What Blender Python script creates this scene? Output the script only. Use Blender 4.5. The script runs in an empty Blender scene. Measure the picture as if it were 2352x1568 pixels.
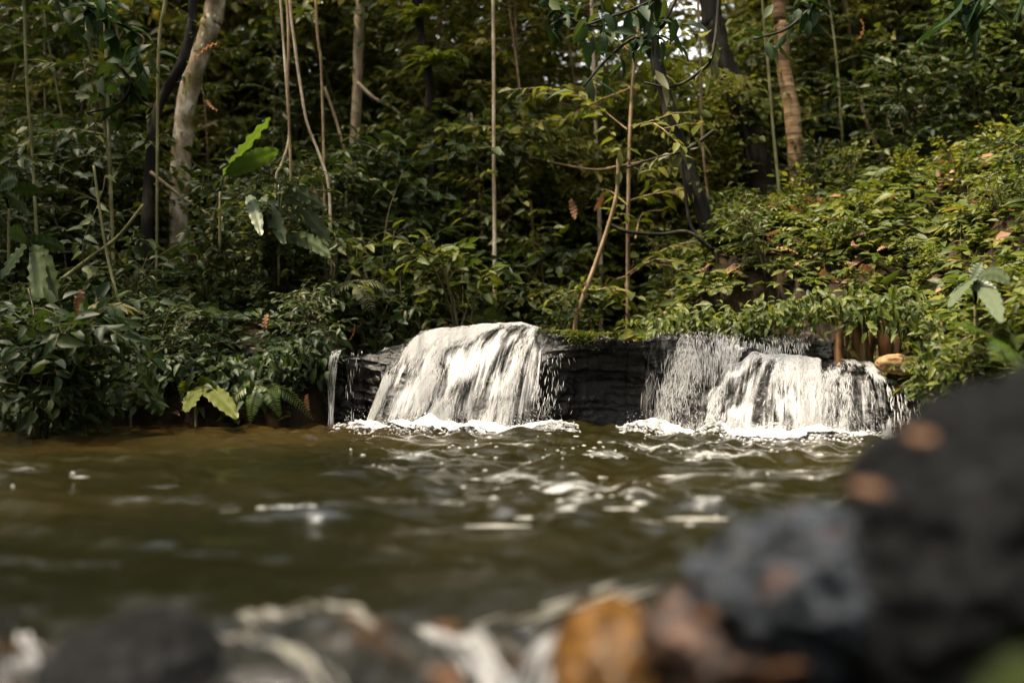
import bpy, math, random
import numpy as np
from mathutils import Vector

C = bpy.context.scene
COL = C.collection
rad = math.radians

# ------------------------------------------------------------------ camera
CAM_H = 0.44
cd = bpy.data.cameras.new("camera"); cam = bpy.data.objects.new("camera", cd); COL.objects.link(cam)
cam.location = (0, 0, CAM_H); cam.rotation_euler = (rad(90), 0, 0)
cd.lens = 35.0; cd.sensor_width = 36.0; cd.clip_start = 0.02; cd.clip_end = 500
cd.dof.use_dof = True; cd.dof.focus_distance = 5.15; cd.dof.aperture_fstop = 1.0
C.camera = cam

# ------------------------------------------------------------------ sky, sun, exposure
SUN_EL, SUN_AZ = 67.0, -104.0        # azimuth measured clockwise from +Y: high over the left bank
w = bpy.data.worlds.new("World"); C.world = w; w.use_nodes = True
wn = w.node_tree; bg = wn.nodes["Background"]
sk = wn.nodes.new("ShaderNodeTexSky"); sk.sky_type = 'NISHITA'; sk.sun_disc = False
sk.sun_elevation = rad(SUN_EL); sk.sun_rotation = rad(SUN_AZ); sk.dust_density = 6.0; sk.air_density = 1.0
hs = wn.nodes.new("ShaderNodeHueSaturation"); hs.inputs["Saturation"].default_value = .12   # hazy, nearly white sky
wn.links.new(sk.outputs[0], hs.inputs["Color"]); wn.links.new(hs.outputs[0], bg.inputs[0]); bg.inputs[1].default_value = 0.15
sl = bpy.data.lights.new("sun", 'SUN'); so = bpy.data.objects.new("sun", sl); COL.objects.link(so)
sl.energy = 2.5; sl.angle = rad(8.0); sl.color = (1.0, 0.8, 0.54)
az, el = rad(SUN_AZ), rad(SUN_EL)
sdir = Vector((math.sin(az)*math.cos(el), math.cos(az)*math.cos(el), math.sin(el)))
so.rotation_euler = sdir.to_track_quat('Z', 'Y').to_euler(); so.location = sdir*40
C.view_settings.view_transform = 'Standard'; C.view_settings.look = 'None'
C.view_settings.exposure = 2.35; C.view_settings.gamma = 1.0
C.render.engine = 'CYCLES'
C.cycles.max_bounces = 6; C.cycles.diffuse_bounces = 3; C.cycles.glossy_bounces = 3
C.cycles.transmission_bounces = 3; C.cycles.transparent_max_bounces = 12
C.cycles.sample_clamp_indirect = 6.0; C.cycles.caustics_reflective = False; C.cycles.caustics_refractive = False

# ------------------------------------------------------------------ helpers
FPX = 2286.7
def at(px, py, Y):
    "a point at distance Y that lies along a direction measured on the photograph (2352 wide)"
    return np.array([(px-1176)/FPX*Y, Y, CAM_H+(784-py)/FPX*Y])
def proj(p):
    return 1176+p[0]/p[1]*FPX, 784-(p[2]-CAM_H)/p[1]*FPX

def hash3(ix, iy, iz, s=0):
    h = (ix*374761393 + iy*668265263 + iz*1274126177 + s*974711) & 0xffffffff
    h = ((h ^ (h >> 13))*1274126177) & 0xffffffff
    h = (h ^ (h >> 16)) & 0xffffffff
    return h/4294967295.0
def vnoise(p, s=0):
    "value noise in -1..1, p is (n,3)"
    p = np.asarray(p, float); i = np.floor(p).astype(np.int64); f = p-i; f = f*f*(3-2*f)
    out = 0
    for dx in (0, 1):
        for dy in (0, 1):
            for dz in (0, 1):
                wgt = (f[:, 0] if dx else 1-f[:, 0])*(f[:, 1] if dy else 1-f[:, 1])*(f[:, 2] if dz else 1-f[:, 2])
                out = out + wgt*hash3(i[:, 0]+dx, i[:, 1]+dy, i[:, 2]+dz, s)
    return out*2-1
def fbm(p, octv=4, s=0, gain=.5, ridged=False):
    p = np.asarray(p, float); a = 1; tot = 0; out = 0
    for k in range(octv):
        n = vnoise(p*(2**k)+17.3*k, s+k)
        if ridged: n = 1-2*np.abs(n)
        out = out+a*n; tot += a; a *= gain
    return out/tot
def sstep(a, b, x):
    t = np.clip((x-a)/(b-a), 0, 1); return t*t*(3-2*t)
def nrm(v):
    return v/np.maximum(np.linalg.norm(v, axis=-1, keepdims=True), 1e-9)

class MB:
    "collects triangles and builds one mesh object"
    def __init__(s): s.v = []; s.t = []; s.uv = []; s.n = 0; s.has_uv = False
    def add(s, v, t, uv=None):
        v = np.asarray(v, float).reshape(-1, 3); t = np.asarray(t, np.int64).reshape(-1, 3)
        s.v.append(v); s.t.append(t+s.n); s.n += len(v)
        if uv is not None: s.has_uv = True
        s.uv.append(np.zeros((len(v), 2)) if uv is None else np.asarray(uv, float))
    def mesh(s, name, mat, smooth=True):
        me = bpy.data.meshes.new(name)
        v = np.concatenate(s.v); t = np.concatenate(s.t)
        me.vertices.add(len(v)); me.vertices.foreach_set("co", v.ravel().astype(np.float32))
        me.loops.add(len(t)*3); me.loops.foreach_set("vertex_index", t.ravel().astype(np.int32))
        me.polygons.add(len(t)); me.polygons.foreach_set("loop_start", np.arange(0, len(t)*3, 3, dtype=np.int32))
        me.polygons.foreach_set("loop_total", np.full(len(t), 3, np.int32))
        me.polygons.foreach_set("use_smooth", np.full(len(t), smooth))
        if s.has_uv:
            uv = np.concatenate(s.uv)[t.ravel()]
            l = me.uv_layers.new(name="UVMap"); l.data.foreach_set("uv", uv.ravel().astype(np.float32))
        me.update(); me.validate()
        if mat is not None: me.materials.append(mat)
        return me
    def build(s, name, mat, parent=None, smooth=True):
        return link(name, s.mesh(name, mat, smooth), parent)
def link(name, me, parent=None, loc=None):
    o = bpy.data.objects.new(name, me); COL.objects.link(o)
    if parent is not None: o.parent = parent
    if loc is not None: o.location = loc
    return o
def tag(o, label=None, cat=None, group=None, kind=None):
    if label: o["label"] = label
    if cat: o["category"] = cat
    if group: o["group"] = group
    if kind: o["kind"] = kind
    return o
def empty(name, loc, rz=0, sc=1):
    o = bpy.data.objects.new(name, None); COL.objects.link(o); o.empty_display_size = .1
    o.location = loc; o.rotation_euler = (0, 0, rz); o.scale = (sc, sc, sc); return o
def place_copy(proto, loc, rz, sc):
    "a copy of a plant with copies of its parts"
    r = proto[0].copy(); COL.objects.link(r); r.location = loc; r.rotation_euler = (0, 0, rz); r.scale = (sc, sc, sc)
    for k in list(r.keys()):
        if k in ("label", "group"): del r[k]
    for ch in proto[1]:
        c = ch.copy(); COL.objects.link(c); c.parent = r
    return r

def catmull(pts, n):
    pts = np.asarray(pts, float); m = len(pts)
    P = np.vstack([2*pts[0]-pts[1], pts, 2*pts[-1]-pts[-2]])
    t = np.linspace(0, m-1, n); i = np.minimum(t.astype(int), m-2); f = (t-i)[:, None]
    p0, p1, p2, p3 = P[i], P[i+1], P[i+2], P[i+3]
    return .5*((2*p1)+(-p0+p2)*f+(2*p0-5*p1+4*p2-p3)*f**2+(-p0+3*p1-3*p2+p3)*f**3)
def tube(mb, pts, r, ns=7, bump=0, seed=0, cap=True):
    pts = np.asarray(pts, float); n = len(pts); r = np.broadcast_to(np.asarray(r, float), (n,))
    T = nrm(np.gradient(pts, axis=0)); ref = np.array([1., 0, 0]) if abs(T[0][0]) < .8 else np.array([0, 1., 0])
    U = nrm(np.cross(T, ref)); V = np.cross(T, U)
    a = np.linspace(0, 2*np.pi, ns, endpoint=False)
    ring = np.cos(a)[None, :, None]*U[:, None, :]+np.sin(a)[None, :, None]*V[:, None, :]
    rr = np.repeat(r[:, None], ns, 1)
    if bump:
        q = (pts[:, None, :]+ring*r[:, None, None]).reshape(-1, 3)
        rr = rr*(1+bump*fbm(q*np.array([14, 14, 6.]), 3, seed).reshape(n, ns))
    v = pts[:, None, :]+ring*rr[:, :, None]
    idx = np.arange(n*ns).reshape(n, ns); a0 = idx[:-1]; a1 = np.roll(a0, -1, 1); b0 = idx[1:]; b1 = np.roll(b0, -1, 1)
    t = np.concatenate([np.stack([a0, a1, b1], -1).reshape(-1, 3), np.stack([a0, b1, b0], -1).reshape(-1, 3)])
    v = v.reshape(-1, 3)
    L = np.concatenate([[0], np.cumsum(np.linalg.norm(np.diff(pts, axis=0), axis=1))])
    if cap:
        v = np.vstack([v, pts[-1], pts[0]]); k = n*ns
        e = idx[-1]; t = np.vstack([t, np.stack([e, np.roll(e, -1), np.full(ns, k)], -1)])
        e = idx[0]; t = np.vstack([t, np.stack([np.roll(e, -1), e, np.full(ns, k+1)], -1)])
    mb.add(v, t)
def grid_tris(nu, nv):
    i = np.arange(nu*nv).reshape(nu, nv)
    a, b, c, d = i[:-1, :-1], i[1:, :-1], i[1:, 1:], i[:-1, 1:]
    return np.concatenate([np.stack([a, b, c], -1).reshape(-1, 3), np.stack([a, c, d], -1).reshape(-1, 3)])

LT = np.array([[0, 2, 1], [0, 3, 2], [1, 2, 5], [1, 5, 4], [2, 3, 6], [2, 6, 5], [4, 5, 7], [5, 6, 7]])
LT4 = np.array([[0, 1, 3], [0, 3, 2]])
def leaves(mb, P, D, N, L, W, fold=.25, droop=.25, wide=.38, simple=False):
    "many leaf blades: P base, D direction, N upper side, L length, W width"
    P = np.asarray(P, float).reshape(-1, 3); n = len(P)
    if n == 0: return
    D = nrm(np.broadcast_to(D, (n, 3))); N = np.broadcast_to(N, (n, 3))
    S = nrm(np.cross(D, N)); N = np.cross(S, D)
    L = np.broadcast_to(np.asarray(L, float), (n,))[:, None]; W = np.broadcast_to(np.asarray(W, float), (n,))[:, None]
    dr = np.broadcast_to(np.asarray(droop, float), (n,))[:, None]
    def row(t, wd, lift):
        c = P+D*L*t-N*L*dr*t*t
        return c+S*W*wd+N*W*lift*fold
    if simple:
        v = np.stack([row(0, 0, 0), row(.45, -.5, .5), row(.45, .5, .5), row(1, 0, 0)], 1); k = 4; T = LT4
    else:
        v = np.stack([row(0, 0, 0), row(wide*.8, -.46, .9), row(wide*.8, 0, 0), row(wide*.8, .46, .9),
                      row(wide+.32, -.36, .7), row(wide+.32, 0, 0), row(wide+.32, .36, .7), row(1, 0, 0)], 1); k = 8; T = LT
    t = (np.arange(n)*k)[:, None, None]+T[None]
    mb.add(v.reshape(-1, 3), t.reshape(-1, 3))

# ------------------------------------------------------------------ materials
def mat(name):
    m = bpy.data.materials.new(name); m.use_nodes = True; nt = m.node_tree
    return m, nt, nt.nodes["Principled BSDF"], nt.nodes["Material Output"]
def node(nt, typ, **kw):
    n = nt.nodes.new(typ)
    for k, v in kw.items(): setattr(n, k, v)
    return n
def ramp(nt, stops, fac):
    r = node(nt, "ShaderNodeValToRGB"); e = r.color_ramp.elements
    while len(e) < len(stops): e.new(.5)
    for x, (p, c) in zip(e, stops): x.position = p; x.color = (*c, 1)
    nt.links.new(fac, r.inputs[0]); return r.outputs[0]
def noise(nt, scale, detail=4, rough=.55, vec=None, dist=0):
    n = node(nt, "ShaderNodeTexNoise"); n.inputs["Scale"].default_value = scale; n.inputs["Detail"].default_value = detail
    n.inputs["Roughness"].default_value = rough; n.inputs["Distortion"].default_value = dist
    if vec is not None: nt.links.new(vec, n.inputs["Vector"])
    return n.outputs["Fac"]
def mathn(nt, op, a, b=None, clamp=False):
    m = node(nt, "ShaderNodeMath", operation=op, use_clamp=clamp)
    for k, x in enumerate((a, b)):
        if x is None: continue
        if isinstance(x, (int, float)): m.inputs[k].default_value = x
        else: nt.links.new(x, m.inputs[k])
    return m.outputs[0]
def bump(nt, h, bs, strength=.5, dist=.01):
    b = node(nt, "ShaderNodeBump"); b.inputs["Strength"].default_value = strength; b.inputs["Distance"].default_value = dist
    nt.links.new(h, b.inputs["Height"]); nt.links.new(b.outputs[0], bs.inputs["Normal"])
def mapped(nt, scale, kind="Object"):
    tc = node(nt, "ShaderNodeTexCoord"); mp = node(nt, "ShaderNodeMapping"); mp.inputs["Scale"].default_value = scale
    nt.links.new(tc.outputs[kind], mp.inputs[0]); return mp.outputs[0]

def leaf_mat(name, stops, rough=.42, trans=.34, spec=.45, objw=.35, tint=(1.25, 1.3, .55)):
    m, nt, bs, out = mat(name)
    g = node(nt, "ShaderNodeNewGeometry"); oi = node(nt, "ShaderNodeObjectInfo")
    f = mathn(nt, 'ADD', mathn(nt, 'MULTIPLY', g.outputs["Random Per Island"], 1-objw), mathn(nt, 'MULTIPLY', oi.outputs["Random"], objw))
    c = ramp(nt, stops, f)
    nt.links.new(c, bs.inputs["Base Color"]); bs.inputs["Roughness"].default_value = rough
    bs.inputs["Specular IOR Level"].default_value = spec
    nv = noise(nt, 60, 2, vec=mapped(nt, (1, 1, 1))); bump(nt, nv, bs, .25, .004)
    tr = node(nt, "ShaderNodeBsdfTranslucent"); mx = node(nt, "ShaderNodeMix", data_type='RGBA', blend_type='MULTIPLY')
    mx.inputs[0].default_value = 1; nt.links.new(c, mx.inputs[6]); mx.inputs[7].default_value = (*tint, 1)
    nt.links.new(mx.outputs[2], tr.inputs["Color"])
    ms = node(nt, "ShaderNodeMixShader"); ms.inputs[0].default_value = trans
    nt.links.new(bs.outputs[0], ms.inputs[1]); nt.links.new(tr.outputs[0], ms.inputs[2]); nt.links.new(ms.outputs[0], out.inputs[0])
    return m
def rock_mat(name, dark, mid, light, rough=(.22, .6), scale=6, strata=1, bumpd=.02, patch=None, patch_amt=.6, spec=.5):
    m, nt, bs, out = mat(name); bs.inputs['Specular IOR Level'].default_value = spec
    v = mapped(nt, (1, 1, strata))
    n1 = noise(nt, scale, 8, .62, v); n2 = noise(nt, scale*5, 6, .6, v)
    f = mathn(nt, 'ADD', mathn(nt, 'MULTIPLY', n1, .6), mathn(nt, 'MULTIPLY', n2, .4))
    c = ramp(nt, [(.36, dark), (.5, mid), (.66, light)], f)
    if patch:
        pm = node(nt, "ShaderNodeMix", data_type='RGBA'); n3 = noise(nt, scale*.9, 5, .6, mapped(nt, (1, 1, 1.3)), .4)
        nt.links.new(ramp(nt, [(patch_amt, (0, 0, 0)), (patch_amt+.08, (1, 1, 1))], n3), pm.inputs[0])
        nt.links.new(c, pm.inputs[6]); pm.inputs[7].default_value = (*patch, 1); c = pm.outputs[2]
    nt.links.new(c, bs.inputs["Base Color"])
    rr = node(nt, "ShaderNodeMapRange"); nt.links.new(n1, rr.inputs[0]); rr.inputs[1].default_value = .3; rr.inputs[2].default_value = .7
    rr.inputs[3].default_value = rough[0]; rr.inputs[4].default_value = rough[1]; nt.links.new(rr.outputs[0], bs.inputs["Roughness"])
    bump(nt, f, bs, .9, bumpd); return m
def bark_mat(name, dark, mid, light, vscale=(14, 14, 3), rough=.8, bumpd=.02, moss=None, sharp=.12):
    m, nt, bs, out = mat(name); bs.inputs['Specular IOR Level'].default_value = .2
    n1 = noise(nt, 1, 7, .65, mapped(nt, vscale)); n2 = noise(nt, 5, 5, .6, mapped(nt, (1, 1, 1)))
    f = mathn(nt, 'ADD', mathn(nt, 'MULTIPLY', n1, .55), mathn(nt, 'MULTIPLY', n2, .45))
    c = ramp(nt, [(.5-sharp, dark), (.5, mid), (.5+sharp, light)], f)
    if moss:
        pm = node(nt, "ShaderNodeMix", data_type='RGBA'); n3 = noise(nt, 6, 5, .65, mapped(nt, (1, 1, .6)))
        nt.links.new(ramp(nt, [(.5, (0, 0, 0)), (.6, (1, 1, 1))], n3), pm.inputs[0])
        nt.links.new(c, pm.inputs[6]); pm.inputs[7].default_value = (*moss, 1); c = pm.outputs[2]
    nt.links.new(c, bs.inputs["Base Color"]); bs.inputs["Roughness"].default_value = rough
    bump(nt, f, bs, .8, bumpd); return m

G = lambda *a: list(a)
M = {}
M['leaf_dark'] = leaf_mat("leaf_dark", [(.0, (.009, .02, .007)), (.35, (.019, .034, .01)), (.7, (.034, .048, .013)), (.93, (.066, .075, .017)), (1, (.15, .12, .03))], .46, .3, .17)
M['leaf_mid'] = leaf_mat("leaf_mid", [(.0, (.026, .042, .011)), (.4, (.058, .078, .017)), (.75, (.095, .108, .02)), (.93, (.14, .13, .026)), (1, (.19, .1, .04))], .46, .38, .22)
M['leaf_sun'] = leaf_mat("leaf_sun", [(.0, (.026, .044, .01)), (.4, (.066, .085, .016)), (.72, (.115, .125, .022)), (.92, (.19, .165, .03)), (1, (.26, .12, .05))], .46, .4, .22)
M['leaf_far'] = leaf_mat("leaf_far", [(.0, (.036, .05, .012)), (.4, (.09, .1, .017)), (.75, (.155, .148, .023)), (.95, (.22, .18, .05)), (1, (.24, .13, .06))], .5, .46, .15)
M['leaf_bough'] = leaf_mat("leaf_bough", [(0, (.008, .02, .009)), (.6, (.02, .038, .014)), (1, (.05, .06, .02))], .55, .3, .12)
M['leaf_grey'] = leaf_mat("leaf_grey", [(0, (.04, .06, .03)), (.6, (.075, .095, .05)), (1, (.1, .115, .055))], .45, .25)
M['leaf_bright'] = leaf_mat("leaf_bright", [(0, (.045, .085, .014)), (1, (.075, .115, .018))], .38, .45)
M['leaf_pale'] = leaf_mat("leaf_pale", [(0, (.06, .07, .032)), (1, (.13, .125, .06))], .55, .35, .2)
M['leaf_brom'] = leaf_mat("leaf_brom", [(0, (.09, .13, .015)), (1, (.2, .21, .03))], .4, .45)
M['leaf_dead'] = leaf_mat("leaf_dead", [(0, (.1, .05, .028)), (.5, (.22, .115, .06)), (1, (.36, .24, .15))], .6, .25, .3, tint=(1.1, .9, .6))
M['fern_tan'] = leaf_mat("fern_tan", [(0, (.14, .12, .04)), (1, (.22, .17, .06))], .5, .35)
M['bark_pale'] = bark_mat("bark_pale", (.16, .12, .08), (.32, .25, .17), (.5, .42, .32), (8, 8, 5))
M['bark_white'] = bark_mat("bark_white", (.28, .25, .21), (.5, .46, .4), (.68, .64, .58), (8, 8, 6))
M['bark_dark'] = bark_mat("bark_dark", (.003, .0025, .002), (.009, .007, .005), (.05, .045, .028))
M['bark_mottled'] = bark_mat("bark_mottled", (.06, .045, .028), (.24, .19, .13), (.62, .55, .47), (10, 10, 6), moss=(.13, .1, .035))
M['bark_ring'] = bark_mat("bark_ring", (.045, .026, .012), (.17, .105, .05), (.38, .26, .15), (3, 3, 30), bumpd=.03)
M['bark_brown'] = bark_mat("bark_brown", (.06, .04, .02), (.16, .11, .06), (.3, .22, .13))
M['bark_green'] = bark_mat("bark_green", (.05, .05, .02), (.12, .11, .045), (.24, .22, .12))
M['twig'] = bark_mat("twig", (.03, .028, .014), (.07, .06, .025), (.14, .11, .05))
M['root'] = bark_mat("root", (.03, .015, .006), (.1, .05, .02), (.24, .13, .055), (20, 20, 3))
M['soil'] = rock_mat("soil", (.006, .004, .002), (.017, .011, .005), (.04, .025, .012), (.7, .95), 5, spec=.1)
M['ledge'] = rock_mat("ledge", (.0012, .0012, .0012), (.0032, .003, .0027), (.018, .0155, .013), (.08, .32), 6, 1.35, .035, (.009, .0095, .0035), .6, spec=.25)
M['log'] = bark_mat("log", (.04, .022, .01), (.15, .08, .034), (.32, .19, .09), (5, 70, 70), .7, .03, sharp=.06)
# ------------------------------------------------------------------ terrain
def interp(x, xs, ys): return np.interp(x, xs, ys)
def shore_y(x):
    "distance from the camera at which the pool ends"
    return interp(x, [-14, -6, -3, -1.05, -.9, 1.5, 1.75, 1.88, 1.96, 2.03, 2.15, 2.5, 14], [4.2, 4.9, 5.12, 5.22, 5.85, 5.85, 5.4, 4.75, 4.3, 3.6, 2.6, .5, -8])
def ground_z(x, y):
    x = np.asarray(x, float); y = np.asarray(y, float)
    d = y-shore_y(x)
    left = .16+.3*sstep(0, .6, d)+.22*np.clip(d-.3, 0, 3.2)+.05*np.clip(d-3.5, 0, 60)
    chan = .36+.0*d+.13*np.clip(y-6.6, 0, 3)+.05*np.clip(y-9.6, 0, 60)
    crest = interp(x, [.6, .95, 1.33, 1.89, 2.45, 3.29, 6, 14], [.42, .66, 1.02, 1.24, 1.4, 1.6, 2.2, 3.0])
    tt = np.clip((y-5.35)/1.05, 0, 1)
    mound = .47+(crest-.47)*(tt**.7)+.03*np.clip(y-6.5, 0, 60)
    near = .16+1.25*np.clip(x-interp(y, [.5, 2.6, 3.6, 4.3, 4.75, 5.4], [2.5, 2.15, 2.03, 1.96, 1.88, 1.75]), 0, .75)
    mound = np.where(y < 5.35, np.minimum(near, crest), np.maximum(mound, np.minimum(near, crest)*sstep(6.2, 5.4, y)))
    wl = sstep(-.45, -1.0, x); wr = sstep(.75, 1.15, x)
    h = chan*(1-wl)*(1-wr)+left*wl+mound*wr
    n = fbm(np.stack([x.ravel()*1.4, y.ravel()*1.4, 0*x.ravel()], -1), 4, 5).reshape(x.shape)
    h = h+(.07+.12*wr)*n*sstep(.1, .8, d)
    under = -.45+.05*n
    k = sstep(-.1, .06, d)
    return under*(1-k)+h*k
def axis(segs):
    out = []
    for a, b, s in segs: out += list(np.arange(a, b, s))
    return np.array(out+[segs[-1][1]])
gx = axis([(-120, -20, 10), (-20, -6, 1), (-6, 5, .07), (5, 20, 1), (20, 120, 10)])
gy = axis([(-60, -10, 5), (-10, 1, .8), (1, 3, .15), (3, 9.5, .07), (9.5, 30, .8), (30, 240, 15)])
X, Yg = np.meshgrid(gx, gy, indexing='ij')
Zg = ground_z(X, Yg)
Zg = np.where((Yg > 30), Zg+.02*(Yg-30), Zg)
mb = MB(); mb.add(np.stack([X, Yg, Zg], -1).reshape(-1, 3), grid_tris(len(gx), len(gy)))
tag(mb.build("ground", M['soil']), kind='structure')
def gz(x, y): return float(ground_z(np.array([x]), np.array([y]))[0])

# ------------------------------------------------------------------ pool water
rng = np.random.default_rng(7)
m, nt, bs, out = mat("pool_water")
oc = mapped(nt, (1, 1, 1))
bs.inputs["Roughness"].default_value = .035; bs.inputs["IOR"].default_value = 1.33
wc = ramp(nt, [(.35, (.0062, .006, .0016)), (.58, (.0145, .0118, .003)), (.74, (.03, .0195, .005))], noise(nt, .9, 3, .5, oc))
# water colour turns darker towards the near outlet and amber by the far left shore
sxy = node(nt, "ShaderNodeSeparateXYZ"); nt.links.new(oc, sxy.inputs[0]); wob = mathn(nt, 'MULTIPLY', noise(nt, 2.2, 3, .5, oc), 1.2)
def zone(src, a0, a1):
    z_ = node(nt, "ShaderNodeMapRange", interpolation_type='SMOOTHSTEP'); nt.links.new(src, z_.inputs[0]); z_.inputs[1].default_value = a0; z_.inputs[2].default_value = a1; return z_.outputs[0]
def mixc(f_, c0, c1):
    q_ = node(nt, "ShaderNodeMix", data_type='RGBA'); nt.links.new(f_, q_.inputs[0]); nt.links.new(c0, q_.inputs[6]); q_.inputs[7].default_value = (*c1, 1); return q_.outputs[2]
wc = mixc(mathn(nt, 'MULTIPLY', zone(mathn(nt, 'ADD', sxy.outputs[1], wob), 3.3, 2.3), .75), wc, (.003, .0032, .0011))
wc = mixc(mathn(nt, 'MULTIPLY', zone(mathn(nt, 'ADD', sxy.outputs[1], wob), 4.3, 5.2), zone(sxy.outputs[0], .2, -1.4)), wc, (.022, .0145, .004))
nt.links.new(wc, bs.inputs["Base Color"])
bump(nt, noise(nt, 22, 5, .6, mapped(nt, (1, 1.6, 1)), .3), bs, .45, .012)
M['pool'] = m
px_ = np.arange(-3.6, 3.2, .0125); py_ = np.arange(.5, 5.5, .0125)
PX, PY = np.meshgrid(px_, py_, indexing='ij')
def wave(x, y):
    z = np.zeros_like(x)
    wx = x+.12*np.sin(1.7*y+.6)+.05*np.sin(4.1*x+2.0*y); wy = y+.1*np.sin(1.3*x+2)+.05*np.sin(3.7*x-2.9*y+1)
    r = np.random.default_rng(3)
    near = sstep(2.2, 5.0, y)*sstep(-2.6, -.6, x)
    for k in range(64):
        lam = .07*(9.0**r.random()); a = -np.pi/2+r.normal(0, .75); kx, ky = np.cos(a)*2*np.pi/lam, np.sin(a)*2*np.pi/lam
        amp = .0036*(lam/.3)**.85
        mod = .5+.5*np.sin(r.uniform(.6, 1.6)*x+r.uniform(.5, 1.5)*y+r.uniform(0, 6))
        loc = .5+.75*near if lam < .25 else .8
        z += amp*mod*loc*np.sin(kx*wx+ky*wy+r.uniform(0, 6.28))
    n = fbm(np.stack([x.ravel()*13, y.ravel()*24, 0*x.ravel()], -1), 3, 9).reshape(x.shape)
    z += n*(.0015+.004*sstep(4.2, 5.1, y)*sstep(-1.8, -.5, x))
    chop = np.exp(-((x-.32)/.75)**2-((y-2.75)/.55)**2)+.7*np.exp(-((x+.65)/.22)**2-((y-2.6)/.16)**2)+.5*np.exp(-((x+1.6)/.5)**2-((y-3.2)/.2)**2)+.5*np.exp(-((x-.5)/1.2)**2-((y-3.9)/.4)**2)
    for k in range(16):
        lam = r.uniform(.09, .2); a = -np.pi/2+r.normal(0, .6); z += chop*.0034*(lam/.12)*np.sin((np.cos(a)*wx+np.sin(a)*wy)*2*np.pi/lam+r.uniform(0, 6.28))*(.5+.5*np.sin(3*x*r.uniform(.5, 2)+r.uniform(0, 6)))
    z -= .16*np.clip(1.95-y, 0, 1)**1.5
    return z
PZ = wave(PX, PY)
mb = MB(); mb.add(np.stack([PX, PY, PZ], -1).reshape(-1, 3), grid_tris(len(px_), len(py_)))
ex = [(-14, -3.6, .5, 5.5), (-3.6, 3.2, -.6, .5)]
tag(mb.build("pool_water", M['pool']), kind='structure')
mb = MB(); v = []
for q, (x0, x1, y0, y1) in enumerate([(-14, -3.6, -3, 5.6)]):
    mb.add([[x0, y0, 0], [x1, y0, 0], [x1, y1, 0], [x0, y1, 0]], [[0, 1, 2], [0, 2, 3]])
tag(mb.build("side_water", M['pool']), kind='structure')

# ------------------------------------------------------------------ the rock ledge
class Ledge:
    def __init__(s, cols, rough=.022):
        s.c = np.array(cols, float); s.rough = rough
    def pt(s, vx, r):
        "vx along the ledge (photo units), r in 0..6 from the back of the top down the face"
        vx = np.asarray(vx, float); r = np.asarray(r, float); c = s.c
        yv = interp(vx, c[:, 0], c[:, 1]); lip = interp(vx, c[:, 0], c[:, 2]); base = interp(vx, c[:, 0], c[:, 3]); un = interp(vx, c[:, 0], c[:, 4])
        q_ = np.stack([vx.ravel()*.021, 0*vx.ravel(), 0*vx.ravel()+s.c[0, 0]], -1); nz_ = fbm(q_, 4, 91).reshape(vx.shape); lip = lip+.07*fbm(q_*1.7, 3, 95).reshape(vx.shape)
        zt = np.maximum(CAM_H+(784-yv)/FPX*lip+s.rough*nz_, .01)
        rows_y = np.stack([lip+.9, lip+.16, lip, lip+(base-lip)*.45+un*.3, lip+(base-lip)*.8+un, base+un, base+un*.5], -1)
        rows_z = np.stack([zt-.05, zt+.004, zt-.012, zt*.8, zt*.45, 0*zt, 0*zt-.28], -1)
        i = np.clip(r.astype(int), 0, 5); f = r-i
        def g(a, k): return np.take_along_axis(a, np.clip(k, 0, 6)[..., None], -1)[..., 0]
        def cm(a):
            p0, p1, p2, p3 = g(a, i-1), g(a, i), g(a, i+1), g(a, i+2)
            return .5*((2*p1)+(-p0+p2)*f+(2*p0-5*p1+4*p2-p3)*f**2+(-p0+3*p1-3*p2+p3)*f**3)
        y = cm(rows_y); z = cm(rows_z)
        return np.stack([(vx-1176)/FPX*y, y, z], -1)
    def build(s, mb, n=420, m=150, amp=.04, seed=1):
        vx = np.linspace(s.c[0, 0], s.c[-1, 0], n); r = np.linspace(0, 6, m)
        VX, R = np.meshgrid(vx, r, indexing='ij'); P = s.pt(VX, R)
        du = np.gradient(P, axis=0); dv = np.gradient(P, axis=1); N = -nrm(np.cross(du, dv))
        q = P.reshape(-1, 3)
        d = .55*fbm(q*np.array([3.2, 3.2, 7]), 5, seed)+.45*fbm(q*np.array([5, 5, 9]), 4, seed+20, ridged=True)-.75
        lay = q[:, 2]*24+1.2*fbm(q*2.5, 3, seed+40)+.35*q[:, 0]; li = np.floor(lay).astype(np.int64); blk = hash3(li, np.floor(q[:, 0]*4.5+li*.37).astype(np.int64), 0*li, seed)
        d = d-.2*blk*sstep(.0, .2, lay-li)*sstep(1, .85, lay-li)
        P = P+N*(amp*d).reshape(n, m, 1)
        mb.add(P.reshape(-1, 3), grid_tris(n, m))
UP = Ledge([(640, 830, 5.35, 5.28, .1), (700, 820, 5.35, 5.25, .12), (760, 810, 5.3, 5.2, .16), (830, 800, 5.3, 5.15, .16), (880, 785, 5.4, 5.1, .02),
            (960, 766, 5.5, 5.08, 0), (1060, 752, 5.6, 5.05, 0), (1150, 743, 5.6, 5.05, 0), (1240, 751, 5.5, 5.08, 0), (1265, 757, 5.35, 5.12, .08),
            (1330, 762, 5.2, 5.1, .18), (1400, 766, 5.12, 5.05, .24), (1470, 768, 5.08, 5.0, .2), (1530, 762, 5.08, 4.98, .06), (1640, 762, 5.1, 4.95, .0),
            (1720, 762, 5.2, 4.98, 0), (1860, 762, 5.25, 5.0, 0), (1900, 770, 5.25, 5.05, .1), (1990, 790, 5.3, 5.1, .1)])
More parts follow.
